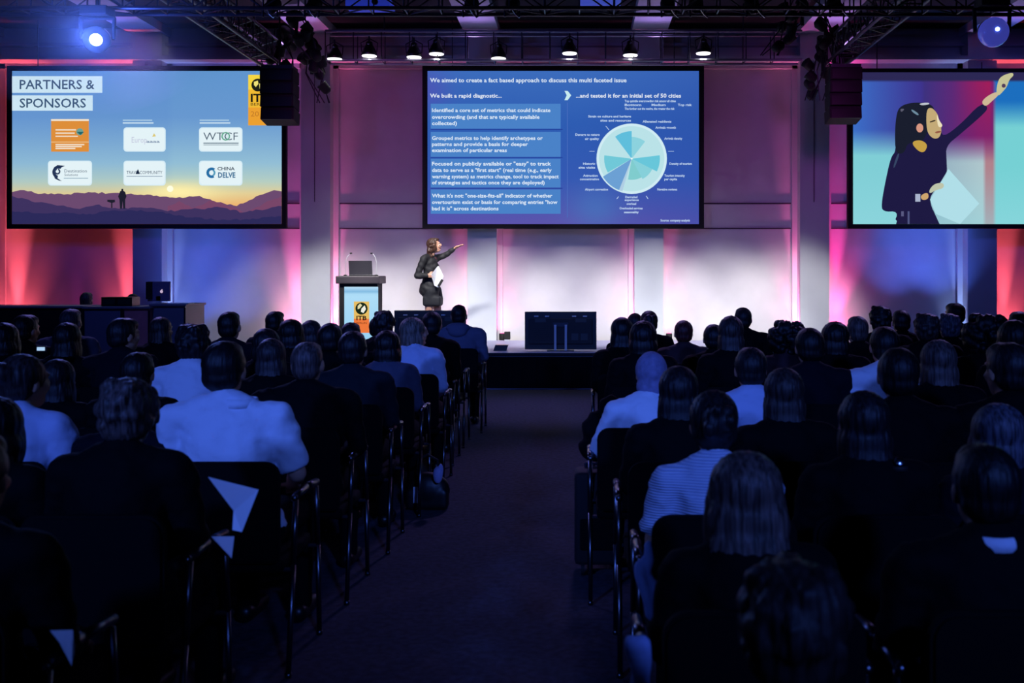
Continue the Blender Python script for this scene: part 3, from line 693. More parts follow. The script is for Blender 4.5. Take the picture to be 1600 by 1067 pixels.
def hand(b, wrist, d, up, side, fl=1.0, curl=.5, r=.0085):
    # d: direction the fingers go, up: back of the hand, side: thumb side
    d = Vector(d).normalized(); up = Vector(up).normalized(); side = Vector(side).normalized(); w_ = Vector(wrist)
    for s in (-.026, -.009, .009, .026):
        b.limb([(w_+side*s*.7, .015), (w_+d*.085+side*s, .0125)])
    b.limb([(w_, .022), (w_+d*.05, .024)])
    for i, (s, L) in enumerate(((.028, .068), (.010, .076), (-.009, .071), (-.027, .056))):
        a = w_+d*.088+side*s; p = a+(d*math.cos(curl*.5)-up*math.sin(curl*.5))*L*.45*fl; q = p+(d*math.cos(curl*1.3)-up*math.sin(curl*1.3))*L*.33*fl; e = q+(d*math.cos(curl*2)-up*math.sin(curl*2))*L*.25*fl
        b.limb([(a, r*1.1), (p, r), (q, r*.92), (e, r*.8)])
    a = w_+side*.024+d*.02; p = a+(side*.7+d*.6).normalized()*.036; q = p+(side*.25+d-up*.3).normalized()*.028
    b.limb([(a, .012), (p, .0105), (q, .009)])
def seated(fem, yaw=0, pitch=0, lean=0, turn=0, armout=0, w=1.0, sleeve=1.0):
    """returns meshes for body, top, trousers + the head matrix; faces +y, floor at z=0"""
    sh = (.178 if fem else .205)*w; zs = 1.035 if not fem else 1.015
    def T(p):
        p = Vector(p); t = max(0, p.z-.55); p.x += lean*t; return p
    hc = T((0, .015, 1.185 if not fem else 1.165))
    M = Matrix.Translation(hc) @ Matrix.Rotation(yaw, 4, 'Z') @ Matrix.Rotation(pitch, 4, 'X')
    def torso(b, e):
        b.ball(T((0, -.03, .56)), (.165*w+e, .12+e, .12+e)); b.ball(T((0, -.06, .72)), ((.135 if fem else .155)*w+e, .105+e, .15+e))
        b.ball(T((0, -.06, .88)), ((.150 if fem else .175)*w+e, .11+e, .14+e)); b.ball(T((0, -.055, .965)), (sh*.86+e, .09+e, .095+e))
        b.limb([(T((-sh*.82, -.05, zs-.035)), .056+e), (T((sh*.82, -.05, zs-.035)), .056+e)])
        b.limb([(T((-sh*.5, -.05, zs)), .040+e), (T((0, -.045, zs+.03)), .050+e), (T((sh*.5, -.05, zs)), .040+e)])
    ao = armout
    el = {s: T((s*(sh+.040+ao), -.02, .765)) for s in (-1, 1)}; wr = {s: T((s*.15, .24, .665)) for s in (-1, 1)}
    def arms(b, e, k=1.0):
        for s in (-1, 1):
            S0 = T((s*sh, -.05, zs-.04)); b.limb([(S0, .052+e), (S0.lerp(el[s], .5), .046+e), (el[s], .038+e)])
            if k > .5: b.limb([(el[s], .038+e), (el[s].lerp(wr[s], .4), .037+e), (el[s].lerp(wr[s], k), .027+e)])
    def legs(b, e):
        for s in (-1, 1):
            b.limb([((s*.085, 0, .53), .085+e), ((s*.11, .22, .54), .075+e), ((s*.12, .44, .52), .056+e)])
            b.limb([((s*.12, .44, .52), .056+e), ((s*.12, .43, .34), .050+e), ((s*.12, .42, .10), .036+e)])
    body = MB(); torso(body, 0); arms(body, 0); legs(body, 0)
    body.limb([(T((0, -.045, zs)), .055), (hc+Vector((0, -.018, -.07)), .050 if not fem else .045)]); add_head(body, hc, fem, M)
    for s in (-1, 1):
        hand(body, wr[s], (-s*.25, 1, -.3), (0, .3, 1), (-s, 0, 0), r=.0095)
        body.limb([((s*.12, .40, .05), .036), ((s*.13, .56, .035), .030)])
    top = MB(); torso(top, .012)
    if sleeve == 1.0: arms(top, .014)
    else:
        for s in (-1, 1):
            S0 = T((s*sh, -.05, zs-.04)); top.limb([(S0, .066), (S0.lerp(el[s], .5), .064)]); top.tube(S0.lerp(el[s], .5), S0.lerp(el[s], sleeve), .064, .066, seg=16)
    tr = MB(); legs(tr, .012); tr.ball((0, -.02, .54), (.17*w+.01, .13, .11))
    for s in (-1, 1): tr.limb([((s*.12, .42, .16), .052), ((s*.12, .425, .09), .054)])
    sho = MB(); s = 1; sho.limb([((0, .38, .05), .045), ((.005, .48, .042), .042), ((.01, .60, .034), .034)])
    tops = remesh(top, .013, 3, lambda p: .013*noise.noise(Vector((p.x*9+p.z*5, p.y*9, p.z*13-p.x*4)))+.005*noise.noise(Vector((p.x*26+p.z*18, p.y*20, p.z*34))))
    # short sleeved variant is cut from the same skin
    return dict(body=remesh(body, .0105, 2), top=tops, tr=remesh(tr, .014, 3), sho=remesh(sho, .012, 2), M=M)
def strands(f=60, amp=.003):
    amp *= .55
    def d(p):
        a = math.atan2(p.x, -p.y-.02)
        return amp*math.sin(a*f*.28+2.2*math.sin(p.z*16+a))+amp*.7*math.sin(a*f*.9+p.z*30)
    return d
def hair_mesh(kind, M, seed=0):
    rr = random.Random(seed); b = MB(); R = M.to_3x3()
    def B(p, r): b.ball(M @ Vector(p), r, seg=18, rot=R)
    amp = .003
    if kind in ('short', 'crop'):
        e = 0 if kind == 'crop' else .006
        B((0, -.022, .030), (.083+e, .094+e, .093+e)); B((0, -.048, -.022), (.074+e, .062+e, .062)); B((0, .02, .075), (.066, .075, .045+e)); amp = .002
    elif kind == 'tousled':
        B((0, -.022, .030), (.090, .100, .098)); B((0, -.05, -.03), (.083, .062, .07))
        for i in range(46):
            a = rr.uniform(0, 2*PI); z = rr.uniform(-.04, .11); r = math.sqrt(max(.02, 1-((z-.02)/.12)**2)); y = -.02+.092*r*math.sin(a)
            if y > .05 and z < .05: continue
            B((.080*r*math.cos(a), y, z), (.024, .024, .020))
        amp = .004
    elif kind == 'bald':
        B((0, -.040, -.018), (.080, .066, .040)); B((0, -.05, -.04), (.068, .052, .04)); amp = .001
    elif kind == 'long':
        B((0, -.020, .028), (.090, .100, .098)); B((0, -.055, -.06), (.092, .060, .10)); B((0, -.075, -.15), (.092, .048, .13)); B((0, -.088, -.25), (.078, .036, .10))
        for s in (-1, 1): B((s*.062, -.01, -.08), (.030, .055, .12))
    elif kind == 'longfull':
        B((0, -.020, .028), (.100, .104, .100)); B((0, -.055, -.06), (.112, .070, .11)); B((0, -.080, -.16), (.118, .058, .14)); B((0, -.095, -.27), (.112, .045, .12))
        for s in (-1, 1): B((s*.080, -.01, -.08), (.034, .060, .13))
    elif kind == 'bob':
        B((0, -.018, .028), (.096, .102, .098)); B((0, -.040, -.05), (.100, .078, .085)); B((0, -.045, -.10), (.092, .070, .05))
        for s in (-1, 1): B((s*.072, .005, -.05), (.028, .050, .085))
    elif kind == 'updo':
        B((0, -.020, .032), (.088, .098, .098)); B((0, -.045, -.02), (.082, .062, .06)); B((.0, -.105, .03), (.052, .042, .055))
        for i in range(16): B((rr.uniform(-.05, .05), -.11+rr.uniform(-.03, .02), .02+rr.uniform(-.05, .06)), .02)
        B((0, -.06, -.075), (.045, .03, .05))
    elif kind == 'bun':
        B((0, -.020, .032), (.088, .098, .098)); B((0, -.045, -.02), (.078, .060, .06)); B((0, -.115, .055), (.048, .042, .045))
    elif kind == 'pony':
        B((0, -.020, .030), (.086, .097, .096)); B((0, -.045, -.02), (.076, .060, .06)); B((0, -.115, .02), (.03, .03, .03)); B((0, -.13, -.06), (.032, .03, .09)); B((0, -.125, -.15), (.024, .022, .07))
    elif kind == 'curly':
        for i in range(120):
            a = rr.uniform(0, 2*PI); z = rr.uniform(-.10, .135); r = math.sqrt(max(.03, 1-((z-.015)/.15)**2)); y = -.03+.12*r*math.sin(a)
            if y > .05 and z < .06: continue
            B((.135*r*math.cos(a), y, z), .03)
        B((0, -.025, .02), (.11, .105, .105)); amp = .005
    elif kind == 'scarf':
        B((0, -.012, .025), (.088, .104, .104)); B((0, -.030, -.06), (.084, .080, .08)); B((0, -.03, -.14), (.10, .085, .05)); B((0, -.04, -.19), (.15, .10, .05)); amp = .002
    m = remesh(b, .0095, 2, strands(60, amp))
    return m
HAIRC = {'black': (9, 8, 11), 'dark': (19, 16, 19), 'brown': (40, 32, 32), 'light': (66, 54, 52), 'blond': (92, 80, 72), 'grey': (62, 60, 70), 'red': (60, 20, 20)}
def hairm(c):
    if 'hair_'+c in MATS: return MATS['hair_'+c]
    m = mat('hair_'+c, HAIRC[c], .5, spec=.35); nt = m.node_tree; b = nt.nodes['Principled BSDF']; l = [x*1.0 for x in lin(HAIRC[c])]
    tc = nt.nodes.new('ShaderNodeTexCoord'); mp = nt.nodes.new('ShaderNodeMapping'); mp.inputs['Scale'].default_value = (130, 60, 9)
    n = nt.nodes.new('ShaderNodeTexNoise'); n.inputs['Scale'].default_value = 1; n.inputs['Detail'].default_value = 4
    nt.links.new(tc.outputs['Object'], mp.inputs['Vector']); nt.links.new(mp.outputs['Vector'], n.inputs['Vector'])
    r = nt.nodes.new('ShaderNodeValToRGB'); r.color_ramp.elements[0].position = .35; r.color_ramp.elements[1].position = .68
    r.color_ramp.elements[0].color = (*[x*.35 for x in l], 1); r.color_ramp.elements[1].color = (*[x*2.4 for x in l], 1)
    nt.links.new(n.outputs['Fac'], r.inputs['Fac']); nt.links.new(r.outputs['Color'], b.inputs['Base Color'])
    bp = nt.nodes.new('ShaderNodeBump'); bp.inputs['Distance'].default_value = .004; nt.links.new(n.outputs['Fac'], bp.inputs['Height']); nt.links.new(bp.outputs['Normal'], b.inputs['Normal'])
    return m
SKIN = mat('skin', (196, 146, 122), .55); 
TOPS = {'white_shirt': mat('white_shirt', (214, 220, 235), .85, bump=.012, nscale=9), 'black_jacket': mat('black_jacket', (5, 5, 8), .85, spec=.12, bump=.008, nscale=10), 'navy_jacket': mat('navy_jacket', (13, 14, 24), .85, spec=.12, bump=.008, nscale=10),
        'grey_sweater': mat('grey_sweater', (70, 70, 90), .9, bump=.008, nscale=12), 'striped_blouse': wave_mat('striped_blouse', (206, 214, 234), .85, 34, .003, (168, 180, 212), 'Z', .8),
        'light_blue': mat('light_blue_shirt', (190, 200, 230), .85, bump=.010, nscale=9), 'dark_green': mat('dark_green_jacket', (24, 30, 36), .85, spec=.12, bump=.008, nscale=10), 'grey_hoodie': mat('grey_hoodie', (92, 92, 116), .9, bump=.006, nscale=14),
        'dark_red': mat('dark_red_top', (46, 18, 26), .85, bump=.006, nscale=10)}
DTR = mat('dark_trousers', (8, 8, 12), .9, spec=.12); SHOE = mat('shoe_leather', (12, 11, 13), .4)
SCARFM = mat('headscarf_cloth', (128, 124, 158), .8, noise=.25, nscale=28, bump=.003)
BODY = {}
def body_for(fem, yaw, pitch, lean, armout, w, sleeve=1.0):
    k = (fem, yaw, pitch, lean, armout, w, sleeve)
    if k not in BODY: BODY[k] = seated(fem, math.radians(yaw), math.radians(pitch), lean, 0, armout, w, sleeve)
    return BODY[k]
HAIRS = {}
def hair_for(kind, bk, M):
    k = (kind, bk)
    if k not in HAIRS: HAIRS[k] = hair_mesh(kind, M, len(HAIRS))
    return HAIRS[k]
def olink(name, me, m, parent):
    o = bpy.data.objects.new(name, me)
    if not me.materials: me.materials.append(m)
    C.objects.link(o); o.material_slots[0].link = 'OBJECT'; o.material_slots[0].material = m; o.parent = parent; return o
# --- chair
def make_chair():
    o = empty('conference_chair', (0, 0, 0), '', 'chair', 'audience chairs')
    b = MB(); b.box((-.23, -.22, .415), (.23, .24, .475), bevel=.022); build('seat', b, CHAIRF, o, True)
    b = MB(); pts = []
    for cx, cz, a0 in ((.17, .82, 0), (-.17, .82, 90), (-.20, .50, 180), (.20, .50, 270)):
        for i in range(6):
            t = math.radians(a0+i*18); r = .06 if cz > .6 else .03; pts.append((cx+r*math.cos(t)*1.0, cz+r*math.sin(t)))
    b.prism(pts, -.265, -.225); me = b.bm; bmesh.ops.bevel(me, geom=[e for e in me.edges if abs(e.verts[0].co.y-e.verts[1].co.y) < 1e-5], offset=.01, segments=2, affect='EDGES'); build('backrest', b, CHAIRF, o)
    for s in (-1, 1):
        x = s*.262
        b = MB(); b.path([(x, -.24, .012), (x, -.17, .44), (x, -.13, .70)], .0115); b.tube((x, -.24, 0), (x, -.24, .02), .014); build('leg', b, CHAIRM, o, True)
        b = MB(); b.path([(x, .25, .012), (x, .22, .42), (x, .19, .69)], .0115); b.tube((x, .25, 0), (x, .25, .02), .014); build('leg', b, CHAIRM, o, True)
        b = MB(); b.limb([(Vector((x, -.15, .712)), .015), (Vector((x, .02, .722)), .016), (Vector((x, .20, .708)), .015)]); build('armrest', b, CHAIRM, o, True)
    b = MB(); b.tube((-.262, .2, .42), (.262, .2, .42), .010); b.tube((-.262, -.17, .42), (.262, -.17, .42), .010)
    for s in (-1, 1): b.path([(s*.19, -.18, .43), (s*.20, -.25, .52), (s*.20, -.25, .62)], .010)
    build('seat_frame', b, DALU, o); return o
CH0 = make_chair(); ch_used = [False]
def copy_thing(root):
    r = root.copy(); C.objects.link(r)
    for ch in root.children:
        c = ch.copy(); C.objects.link(c); c.parent = r
    return r
def chair(x, y, label, rz=0):
    o = CH0 if not ch_used[0] else copy_thing(CH0); ch_used[0] = True
    o.location = (x, y, 0); o.rotation_euler = (0, 0, rz); o['label'] = label; return o
ROW = [1.6+.9*i for i in range(13)]
def person(u, v, r, fem, hair, hc, top, label, yaw=0, pitch=0, lean=0, armout=0, w=1.0, dx=0, sleeve=1.0, seat=True, nohair=False):
    d = ROW[r] if isinstance(r, int) else r
    x = X(u, d); h = Z(v, d)
    B = body_for(fem, yaw, pitch, lean, armout, w, sleeve); M = B['M']
    topz = M.translation.z + (.135 if hair in ('short', 'crop', 'bald') else .142)
    if hair == 'curly': topz += .03
    if hair == 'bald': topz -= .012
    s = h/topz
    hx = M.translation.x*s
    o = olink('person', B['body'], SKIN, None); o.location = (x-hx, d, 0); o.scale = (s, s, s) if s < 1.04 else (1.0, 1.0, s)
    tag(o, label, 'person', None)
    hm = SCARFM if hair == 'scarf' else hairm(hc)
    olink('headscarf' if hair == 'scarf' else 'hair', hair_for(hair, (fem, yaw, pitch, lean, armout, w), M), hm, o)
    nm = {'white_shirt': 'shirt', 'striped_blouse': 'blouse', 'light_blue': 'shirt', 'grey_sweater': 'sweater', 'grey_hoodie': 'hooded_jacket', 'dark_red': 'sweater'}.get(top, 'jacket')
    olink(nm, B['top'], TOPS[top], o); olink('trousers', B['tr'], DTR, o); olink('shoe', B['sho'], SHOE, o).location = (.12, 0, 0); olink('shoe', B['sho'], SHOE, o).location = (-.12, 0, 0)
    if seat: chair(x-hx+dx, d+.0, 'black chair of the ' + short(label))
    return o
def short(l):
    ws = l.split(); return ' '.join(ws[:12])
# u, v(head top), row, female, hair, hair colour, top, label, extras
PEOPLE = [
 (1240, 860, 0, True, 'tousled', 'brown', 'black_jacket', 'person with tousled brown hair, nearest and largest head at the bottom right', dict(yaw=0)),
 (1165, 695, 1, True, 'longfull', 'light', 'black_jacket', 'person with long light brown hair in the second nearest row on the right', {}),
 (1540, 690, 1, False, 'short', 'black', 'black_jacket', 'person with short black hair and a white collar above the wide chair back', dict(w=1.08)),
 (-45, 672, 1, False, 'short', 'dark', 'black_jacket', 'person in black cut off by the bottom left edge beside a leaflet', {}),
 (1115, 603, 2, True, 'updo', 'dark', 'striped_blouse', 'person with pinned-up dark hair in a pale striped blouse', dict(w=.95, sleeve=.85)),
 (1350, 602, 2, True, 'long', 'dark', 'black_jacket', 'person with long dark hair left of the grey-haired bob', {}),
 (1560, 622, 2, True, 'bob', 'grey', 'navy_jacket', 'person with a pale grey bob at the right edge', {}),
 (200, 582, 2, True, 'tousled', 'light', 'black_jacket', 'person with wavy light brown hair in black, beside a white leaflet', dict(w=1.05)),
 (-12, 612, 2, True, 'bob', 'black', 'black_jacket', 'person with dark bob cut off by the left edge in front of the blue shirt', dict(yaw=20)),
 (37, 548, 3, True, 'bun', 'brown', 'light_blue', 'person with tied-up brown hair in a pale blue shirt at the left edge', dict(yaw=-25, sleeve=.8)),
 (205, 592, 3, False, 'short', 'dark', 'navy_jacket', 'person in dark grey hidden behind the wavy-haired head', dict(w=.95)),
 (350, 530, 3, False, 'short', 'black', 'white_shirt', 'person with short black hair in a white shirt on the aisle', dict(w=1.06, lean=-.13, sleeve=.92)),
 (1060, 565, 3, True, 'long', 'dark', 'black_jacket', 'person with long dark hair directly right of the headscarf', {}),
 (1225, 568, 3, True, 'long', 'brown', 'black_jacket', 'person with long brown hair right of the pinned-up hair', {}),
 (1405, 540, 3, False, 'short', 'black', 'black_jacket', 'person with large dark head in front of a white shirt, right half', dict(yaw=-12)),
 (1575, 532, 3, False, 'short', 'dark', 'black_jacket', 'person with dark short hair behind the grey bob at the right edge', dict(yaw=15)),
 (480, 530, 4, False, 'crop', 'light', 'black_jacket', 'person with cropped greying hair and broad dark jacket on the aisle', dict(w=1.12)),
 (215, 548, 4, False, 'short', 'black', 'black_jacket', 'person with black hair rising behind the wavy-haired head', {}),
 (90, 556, 4, True, 'long', 'dark', 'black_jacket', 'person with long dark hair right of the tied-up brown hair', {}),
 (1018, 545, 4, True, 'scarf', 'dark', 'white_shirt', 'person in a pale headscarf and white shirt leaning to the aisle', dict(lean=.10, armout=.03)),
 (1173, 540, 4, False, 'short', 'dark', 'light_blue', 'person with dark hair in a pale blue shirt between two long-haired heads', {}),
 (1465, 525, 4, True, 'long', 'light', 'black_jacket', 'person with long highlighted hair right of the large dark head', dict(yaw=10)),
 (551, 515, 5, False, 'short', 'dark', 'dark_green', 'person in a dark green jacket in front of the lectern', {}),
 (424, 524, 5, True, 'long', 'brown', 'black_jacket', 'person with long brown hair left of the cropped grey head', {}),
 (302, 502, 5, False, 'tousled', 'dark', 'white_shirt', 'person with tousled dark hair in a white shirt in front of the blue wall', dict(w=.92)),
 (193, 495, 6, False, 'short', 'dark', 'navy_jacket', 'person with dark hair and a patterned collar before the red panel', dict(yaw=-35)),
 (1265, 510, 5, False, 'short', 'black', 'navy_jacket', 'person with round dark head right of the curly hair', {}),
 (1382, 508, 5, False, 'short', 'black', 'white_shirt', 'person with dark hair in a white shirt behind the large dark head', {}),
 (1584, 495, 5, True, 'bob', 'black', 'black_jacket', 'person with dark bob before the red wall at the right edge', {}),
 (605, 512, 6, True, 'bob', 'black', 'grey_sweater', 'person with black bob in a grey sweater on the aisle', {}),
 (516, 503, 6, False, 'short', 'black', 'black_jacket', 'person with dark round head left of the lectern front', {}),
 (416, 509, 6, True, 'bob', 'dark', 'black_jacket', 'person with dark bob behind the long brown hair', {}),
 (252, 492, 8, True, 'long', 'brown', 'black_jacket', 'person with long hair in front of the grey cabinet', dict(yaw=-20)),
 (105, 500, 6, True, 'long', 'black', 'black_jacket', 'person with long black hair right of the glowing phone', {}),
 (6, 500, 6, True, 'bob', 'black', 'black_jacket', 'person with dark bob at the left edge below the red wall', {}),
 (1005, 497, 6, True, 'bob', 'black', 'black_jacket', 'person with black bob just right of the aisle before the white wall', {}),
 (1142, 489, 6, True, 'long', 'brown', 'black_jacket', 'person with long hair left of the close-cropped head before the white wall', {}),
 (1305, 498, 6, True, 'bob', 'black', 'black_jacket', 'person with black bob before the pink wall edge on the right', {}),
 (1483, 487, 8, False, 'tousled', 'grey', 'black_jacket', 'person with fair grey hair before the blue wall on the right', {}),
 (1540, 487, 6, True, 'curly', 'black', 'black_jacket', 'person with wide bushy black hair before the dark right pillar', {}),
 (647, 492, 7, True, 'bob', 'blond', 'light_blue', 'person with fair hair turned right in a pale blue shirt on the aisle', dict(yaw=-65)),
 (548, 501, 7, False, 'crop', 'dark', 'black_jacket', 'person with dark head overlapping the lectern panel', {}),
 (455, 495, 7, True, 'bob', 'black', 'black_jacket', 'person with round dark bob before the white wall left of the lectern', {}),
 (358, 484, 7, False, 'crop', 'black', 'navy_jacket', 'person with cropped black hair and upright neck before the lilac wall', {}),
 (40, 490, 7, False, 'short', 'dark', 'black_jacket', 'person with dark hair in front of the black counter', dict(yaw=-20)),
 (972, 492, 7, True, 'long', 'black', 'black_jacket', 'person in black just right of the aisle, leftmost of the right block', dict(lean=-.05)),
 (1115, 505, 7, False, 'short', 'black', 'black_jacket', 'person with small dark head left of the long-haired head before the white wall', {}),
 (1230, 498, 7, True, 'curly', 'black', 'dark_red', 'person with big curly black hair before the white wall', {}),
 (1340, 491, 7, False, 'crop', 'light', 'black_jacket', 'person with close-cropped greying head before the lilac wall on the right', {}),
 (1447, 486, 7, False, 'tousled', 'brown', 'black_jacket', 'person with tousled brown hair before the blue wall on the right', {}),
 (486, 497, 8, True, 'bob', 'brown', 'black_jacket', 'person with brown bob before the white pillar left of the lectern', {}),
 (600, 482, 8, True, 'tousled', 'dark', 'black_jacket', 'person with dark hair right of the lectern front panel', {}),
 (675, 485, 8, False, 'short', 'black', 'black_jacket', 'person with dark hair in front of the left stage monitor', dict(lean=.08)),
 (110, 480, 8, False, 'crop', 'grey', 'grey_sweater', 'person with pale grey hair before the black counter', {}),
 (1068, 499, 8, False, 'short', 'red', 'dark_red', 'person with reddish dark hair alone before the white wall', {}),
 (1375, 475, 8, False, 'tousled', 'black', 'black_jacket', 'person with spiky black hair rising highest on the right before the blue wall', {}),
 (1592, 485, 8, False, 'short', 'black', 'black_jacket', 'person with black hair farthest right before the red wall', {}),
 (590, 494, 9, False, 'short', 'black', 'black_jacket', 'person with dark head beside the lectern foot', {}),
 (430, 484, 9, False, 'crop', 'black', 'navy_jacket', 'person with short dark hair before the lilac wall right of the upright neck', dict(yaw=-20)),
 (1014, 483, 9, True, 'updo', 'black', 'black_jacket', 'person with dark pinned hair rising right of the monitor', {}),
 (1161, 478, 9, False, 'crop', 'dark', 'black_jacket', 'person with round close-cropped head and dark suit before the white wall', {}),
 (1408, 483, 9, False, 'short', 'black', 'black_jacket', 'person with smooth dark head before the blue wall on the right', {}),
 (717, 474, 10, False, 'crop', 'black', 'grey_hoodie', 'person in a grey hooded jacket at the aisle end near the stage', dict(w=1.1)),
 (992, 488, 10, False, 'short', 'dark', 'black_jacket', 'person with dark head nearest the stage right of the aisle', {}),
 (1492, 472, 10, False, 'short', 'black', 'black_jacket', 'person with dark head leaning high before the blue wall by the right pillar', dict(yaw=30)),
]
for e in PEOPLE:
    u, v, r, fem, hr, hc, top, lab, ex = e
    person(u, v, r, fem, hr, hc, top, lab, **ex)
# the hood of the hooded jacket, a white collar, an upright collar
d = ROW[10]; b = MB(); b.ball((0, 0, 0), (.13, .10, .055)); b.ball((0, -.05, -.04), (.10, .06, .06)); me = remesh(b, .012, 2)
hood_owner = [o for o in bpy.data.objects if o.get('label', '').startswith('person in a grey hooded')][0]
o = olink('hood', me, TOPS['grey_hoodie'], hood_owner); o.location = (0, -.085, 1.07)
def collar(prefix, m, z=1.065, r=.062):
    ow = [o for o in bpy.data.objects if o.get('label', '').startswith(prefix)][0]
    b = MB(); b.lathe([(r+.012, 0), (r, .035), (r-.006, .035), (r+.004, 0)], (0, 0, 0)); o = build('shirt_collar', b, m, ow, True); o.location = (0, -.04, z); o['label'] = 'shirt collar'
collar('person with short black hair and a white collar', TOPS['white_shirt'], 1.05, .066); collar('person with cropped black hair and upright', TOPS['white_shirt'], 1.05, .068); collar('person with short black hair in a white shirt', TOPS['white_shirt'], 1.045, .068)
for y in (ROW[9], ROW[11]):
    chair(-1.35, y, 'empty black-backed chair at the left aisle edge, ' + ('two rows behind the front' if y < 11 else 'close to the stage front'))
for y in (ROW[10], ROW[11]):
    chair(.55 if y > 11 else .1+.75, y+.0, 'black-backed chair at the right aisle edge, ' + ('near the stage' if y > 11 else 'one row nearer than the stage-side chair'))

chair(.42, ROW[5], 'empty black chair at the right aisle edge with a coat bundled over it')
# operators behind the control desk
def operator(u, v, d, hair, hc, label, yaw):
    o = person(u, v, d, False, hair, hc, 'navy_jacket', label, yaw=yaw, seat=False)
    zz = Z(v, d); s = zz/1.32; 
    return o
operator(135, 455, 14.3, 'crop', 'light', 'person with close-cropped head standing behind the control desk', 0)
operator(207, 458, 14.4, 'short', 'black', 'person with dark hair behind the reddish desk panel', 20)

# ------------------------------------------------------------------ the speaker on stage
def speaker_woman():
    d = 15.6; sc = 1.0
    ox = X(675, d)
    hc = Vector((.035, .0, 1.585)); M = Matrix.Translation(hc) @ Matrix.Rotation(math.radians(-80), 4, 'Z') @ Matrix.Rotation(math.radians(6), 4, 'X')
    shr = Vector((-.10, -.155, 1.375)); shl = Vector((.04, .15, 1.385))          # right shoulder is nearer the audience
    elr = Vector((-.205, -.20, 1.105)); wrr = Vector((-.03, -.22, 1.115))
    ell = Vector((.20, .13, 1.44)); wrl = Vector((.345, .08, 1.545))
    hip = Vector((.0, 0, .93))
    def torso(b, e):
        b.ball(hip+Vector((0, 0, -.02)), (.115+e, .155+e, .12+e)); b.ball((-.01, 0, 1.08), (.092+e, .125+e, .13+e)); b.ball((-.02, 0, 1.22), (.108+e, .14+e, .13+e))
        b.ball((.045, -.055, 1.25), (.045+e, .055+e, .055+e)); b.ball((.052, .06, 1.25), (.045+e, .055+e, .055+e))
        b.limb([(shr, .05+e), (Vector((-.03, 0, 1.40)), .06+e), (shl, .05+e)]); b.ball((-.025, 0, 1.32), (.095+e, .14+e, .09+e))
    def armr(b, e): b.limb([(shr, .048+e), (shr.lerp(elr, .5), .042+e), (elr, .034+e), (elr.lerp(wrr, .5), .032+e), (elr.lerp(wrr, .9), .024+e)])
    def arml(b, e): b.limb([(shl, .048+e), (shl.lerp(ell, .5), .040+e), (ell, .034+e), (ell.lerp(wrl, .5), .031+e), (ell.lerp(wrl, .9), .024+e)])
    LG = [[(Vector((-.01, -.085, .88)), .088), (Vector((-.03, -.09, .70)), .074), (Vector((-.035, -.085, .50)), .052), (Vector((-.055, -.085, .34)), .053), (Vector((-.075, -.085, .12)), .031)],
          [(Vector((.01, .085, .88)), .088), (Vector((.055, .085, .70)), .074), (Vector((.085, .085, .50)), .052), (Vector((.075, .09, .34)), .053), (Vector((.065, .09, .12)), .031)]]
    b = MB(); torso(b, 0); armr(b, 0); arml(b, 0)
    b.limb([(Vector((-.02, 0, 1.41)), .05), (hc+Vector((-.015, 0, -.07)), .043)]); add_head(b, hc, True, M)
    for l in LG:
        b.limb(l); a = l[-1][0]; b.limb([(a, .031), (a+Vector((.0, 0, -.05)), .034), (a+Vector((.09, 0, -.095)), .026), (a+Vector((.15, 0, -.1)), .02)])
    hand(b, wrr, (1, -.1, .05), (0, -1, .2), (0, .2, 1), curl=.5, r=.008); hand(b, wrl, (1, -.2, .45), (-.3, -.2, 1), (0, -1, .2), curl=.18, r=.0085)
    body = link('person', remesh(b, .0065, 2), SKIN); body.location = (ox, d, ST)
    tag(body, 'speaker with long brown hair in a dark suit pointing up on stage', 'person')
    b = MB(); R = M.to_3x3()
    def B(p, r): b.ball(M @ Vector(p), r, seg=18, rot=R)
    B((0, -.024, .030), (.084, .096, .094)); B((0, -.060, -.05), (.082, .056, .09)); B((0, -.085, -.13), (.076, .045, .11)); B((0, -.095, -.20), (.06, .035, .07)); B((.055, -.01, -.03), (.03, .05, .07)); B((-.055, -.01, -.03), (.03, .05, .07)); B((0, .02, .088), (.06, .07, .03))
    rr = random.Random(4)
    for i in range(70):
        z = rr.uniform(-.24, .06); B((rr.choice((-1, 1))*rr.uniform(.03, .088), -.05-rr.uniform(0, .06) if z < -.02 else rr.uniform(-.09, -.01), z), rr.uniform(.014, .024))
    link('hair', remesh(b, .007, 2, strands(60, .004)), mat('hair_speaker', (64, 40, 28), .45, bump=.002, nscale=150), body)
    JM = mat('charcoal_jacket', (24, 24, 28), .7, bump=.006, nscale=20)
    b = MB(); torso(b, .014); armr(b, .014); arml(b, .012)
    b.limb([(Vector((-.01, 0, 1.08)), .115), (Vector((-.02, -.03, 1.0)), .135), (Vector((-.045, -.035, .90)), .152)]); b.limb([(Vector((-.01, 0, 1.0)), .13), (Vector((-.03, .05, .90)), .145)])
    b.limb([(Vector((-.08, 0, 1.05)), .05), (Vector((-.15, -.03, .86)), .05)]); b.limb([(Vector((-.06, -.09, 1.30)), .07), (Vector((-.05, -.08, 1.1)), .07)]); b.limb([(Vector((-.0, .06, 1.30)), .08), (Vector((0, .05, 1.1)), .08)])
    link('jacket', remesh(b, .009, 9, lambda p: .003*math.sin(p.z*60+p.x*40)), JM, body)
    b = MB(); b.ball((0, 0, .92), (.125, .165, .13)); b.limb([(Vector((-.01, -.065, .87)), .128), (Vector((-.02, -.075, .74)), .112)]); b.limb([(Vector((.02, .065, .87)), .125), (Vector((.055, .075, .74)), .112)]); b.box((-.125, -.185, .635), (.155, .185, .80), bevel=.04)
    link('skirt', remesh(b, .010, 14), mat('dark_skirt', (18, 20, 28), .75, bump=.005, nscale=20), body)
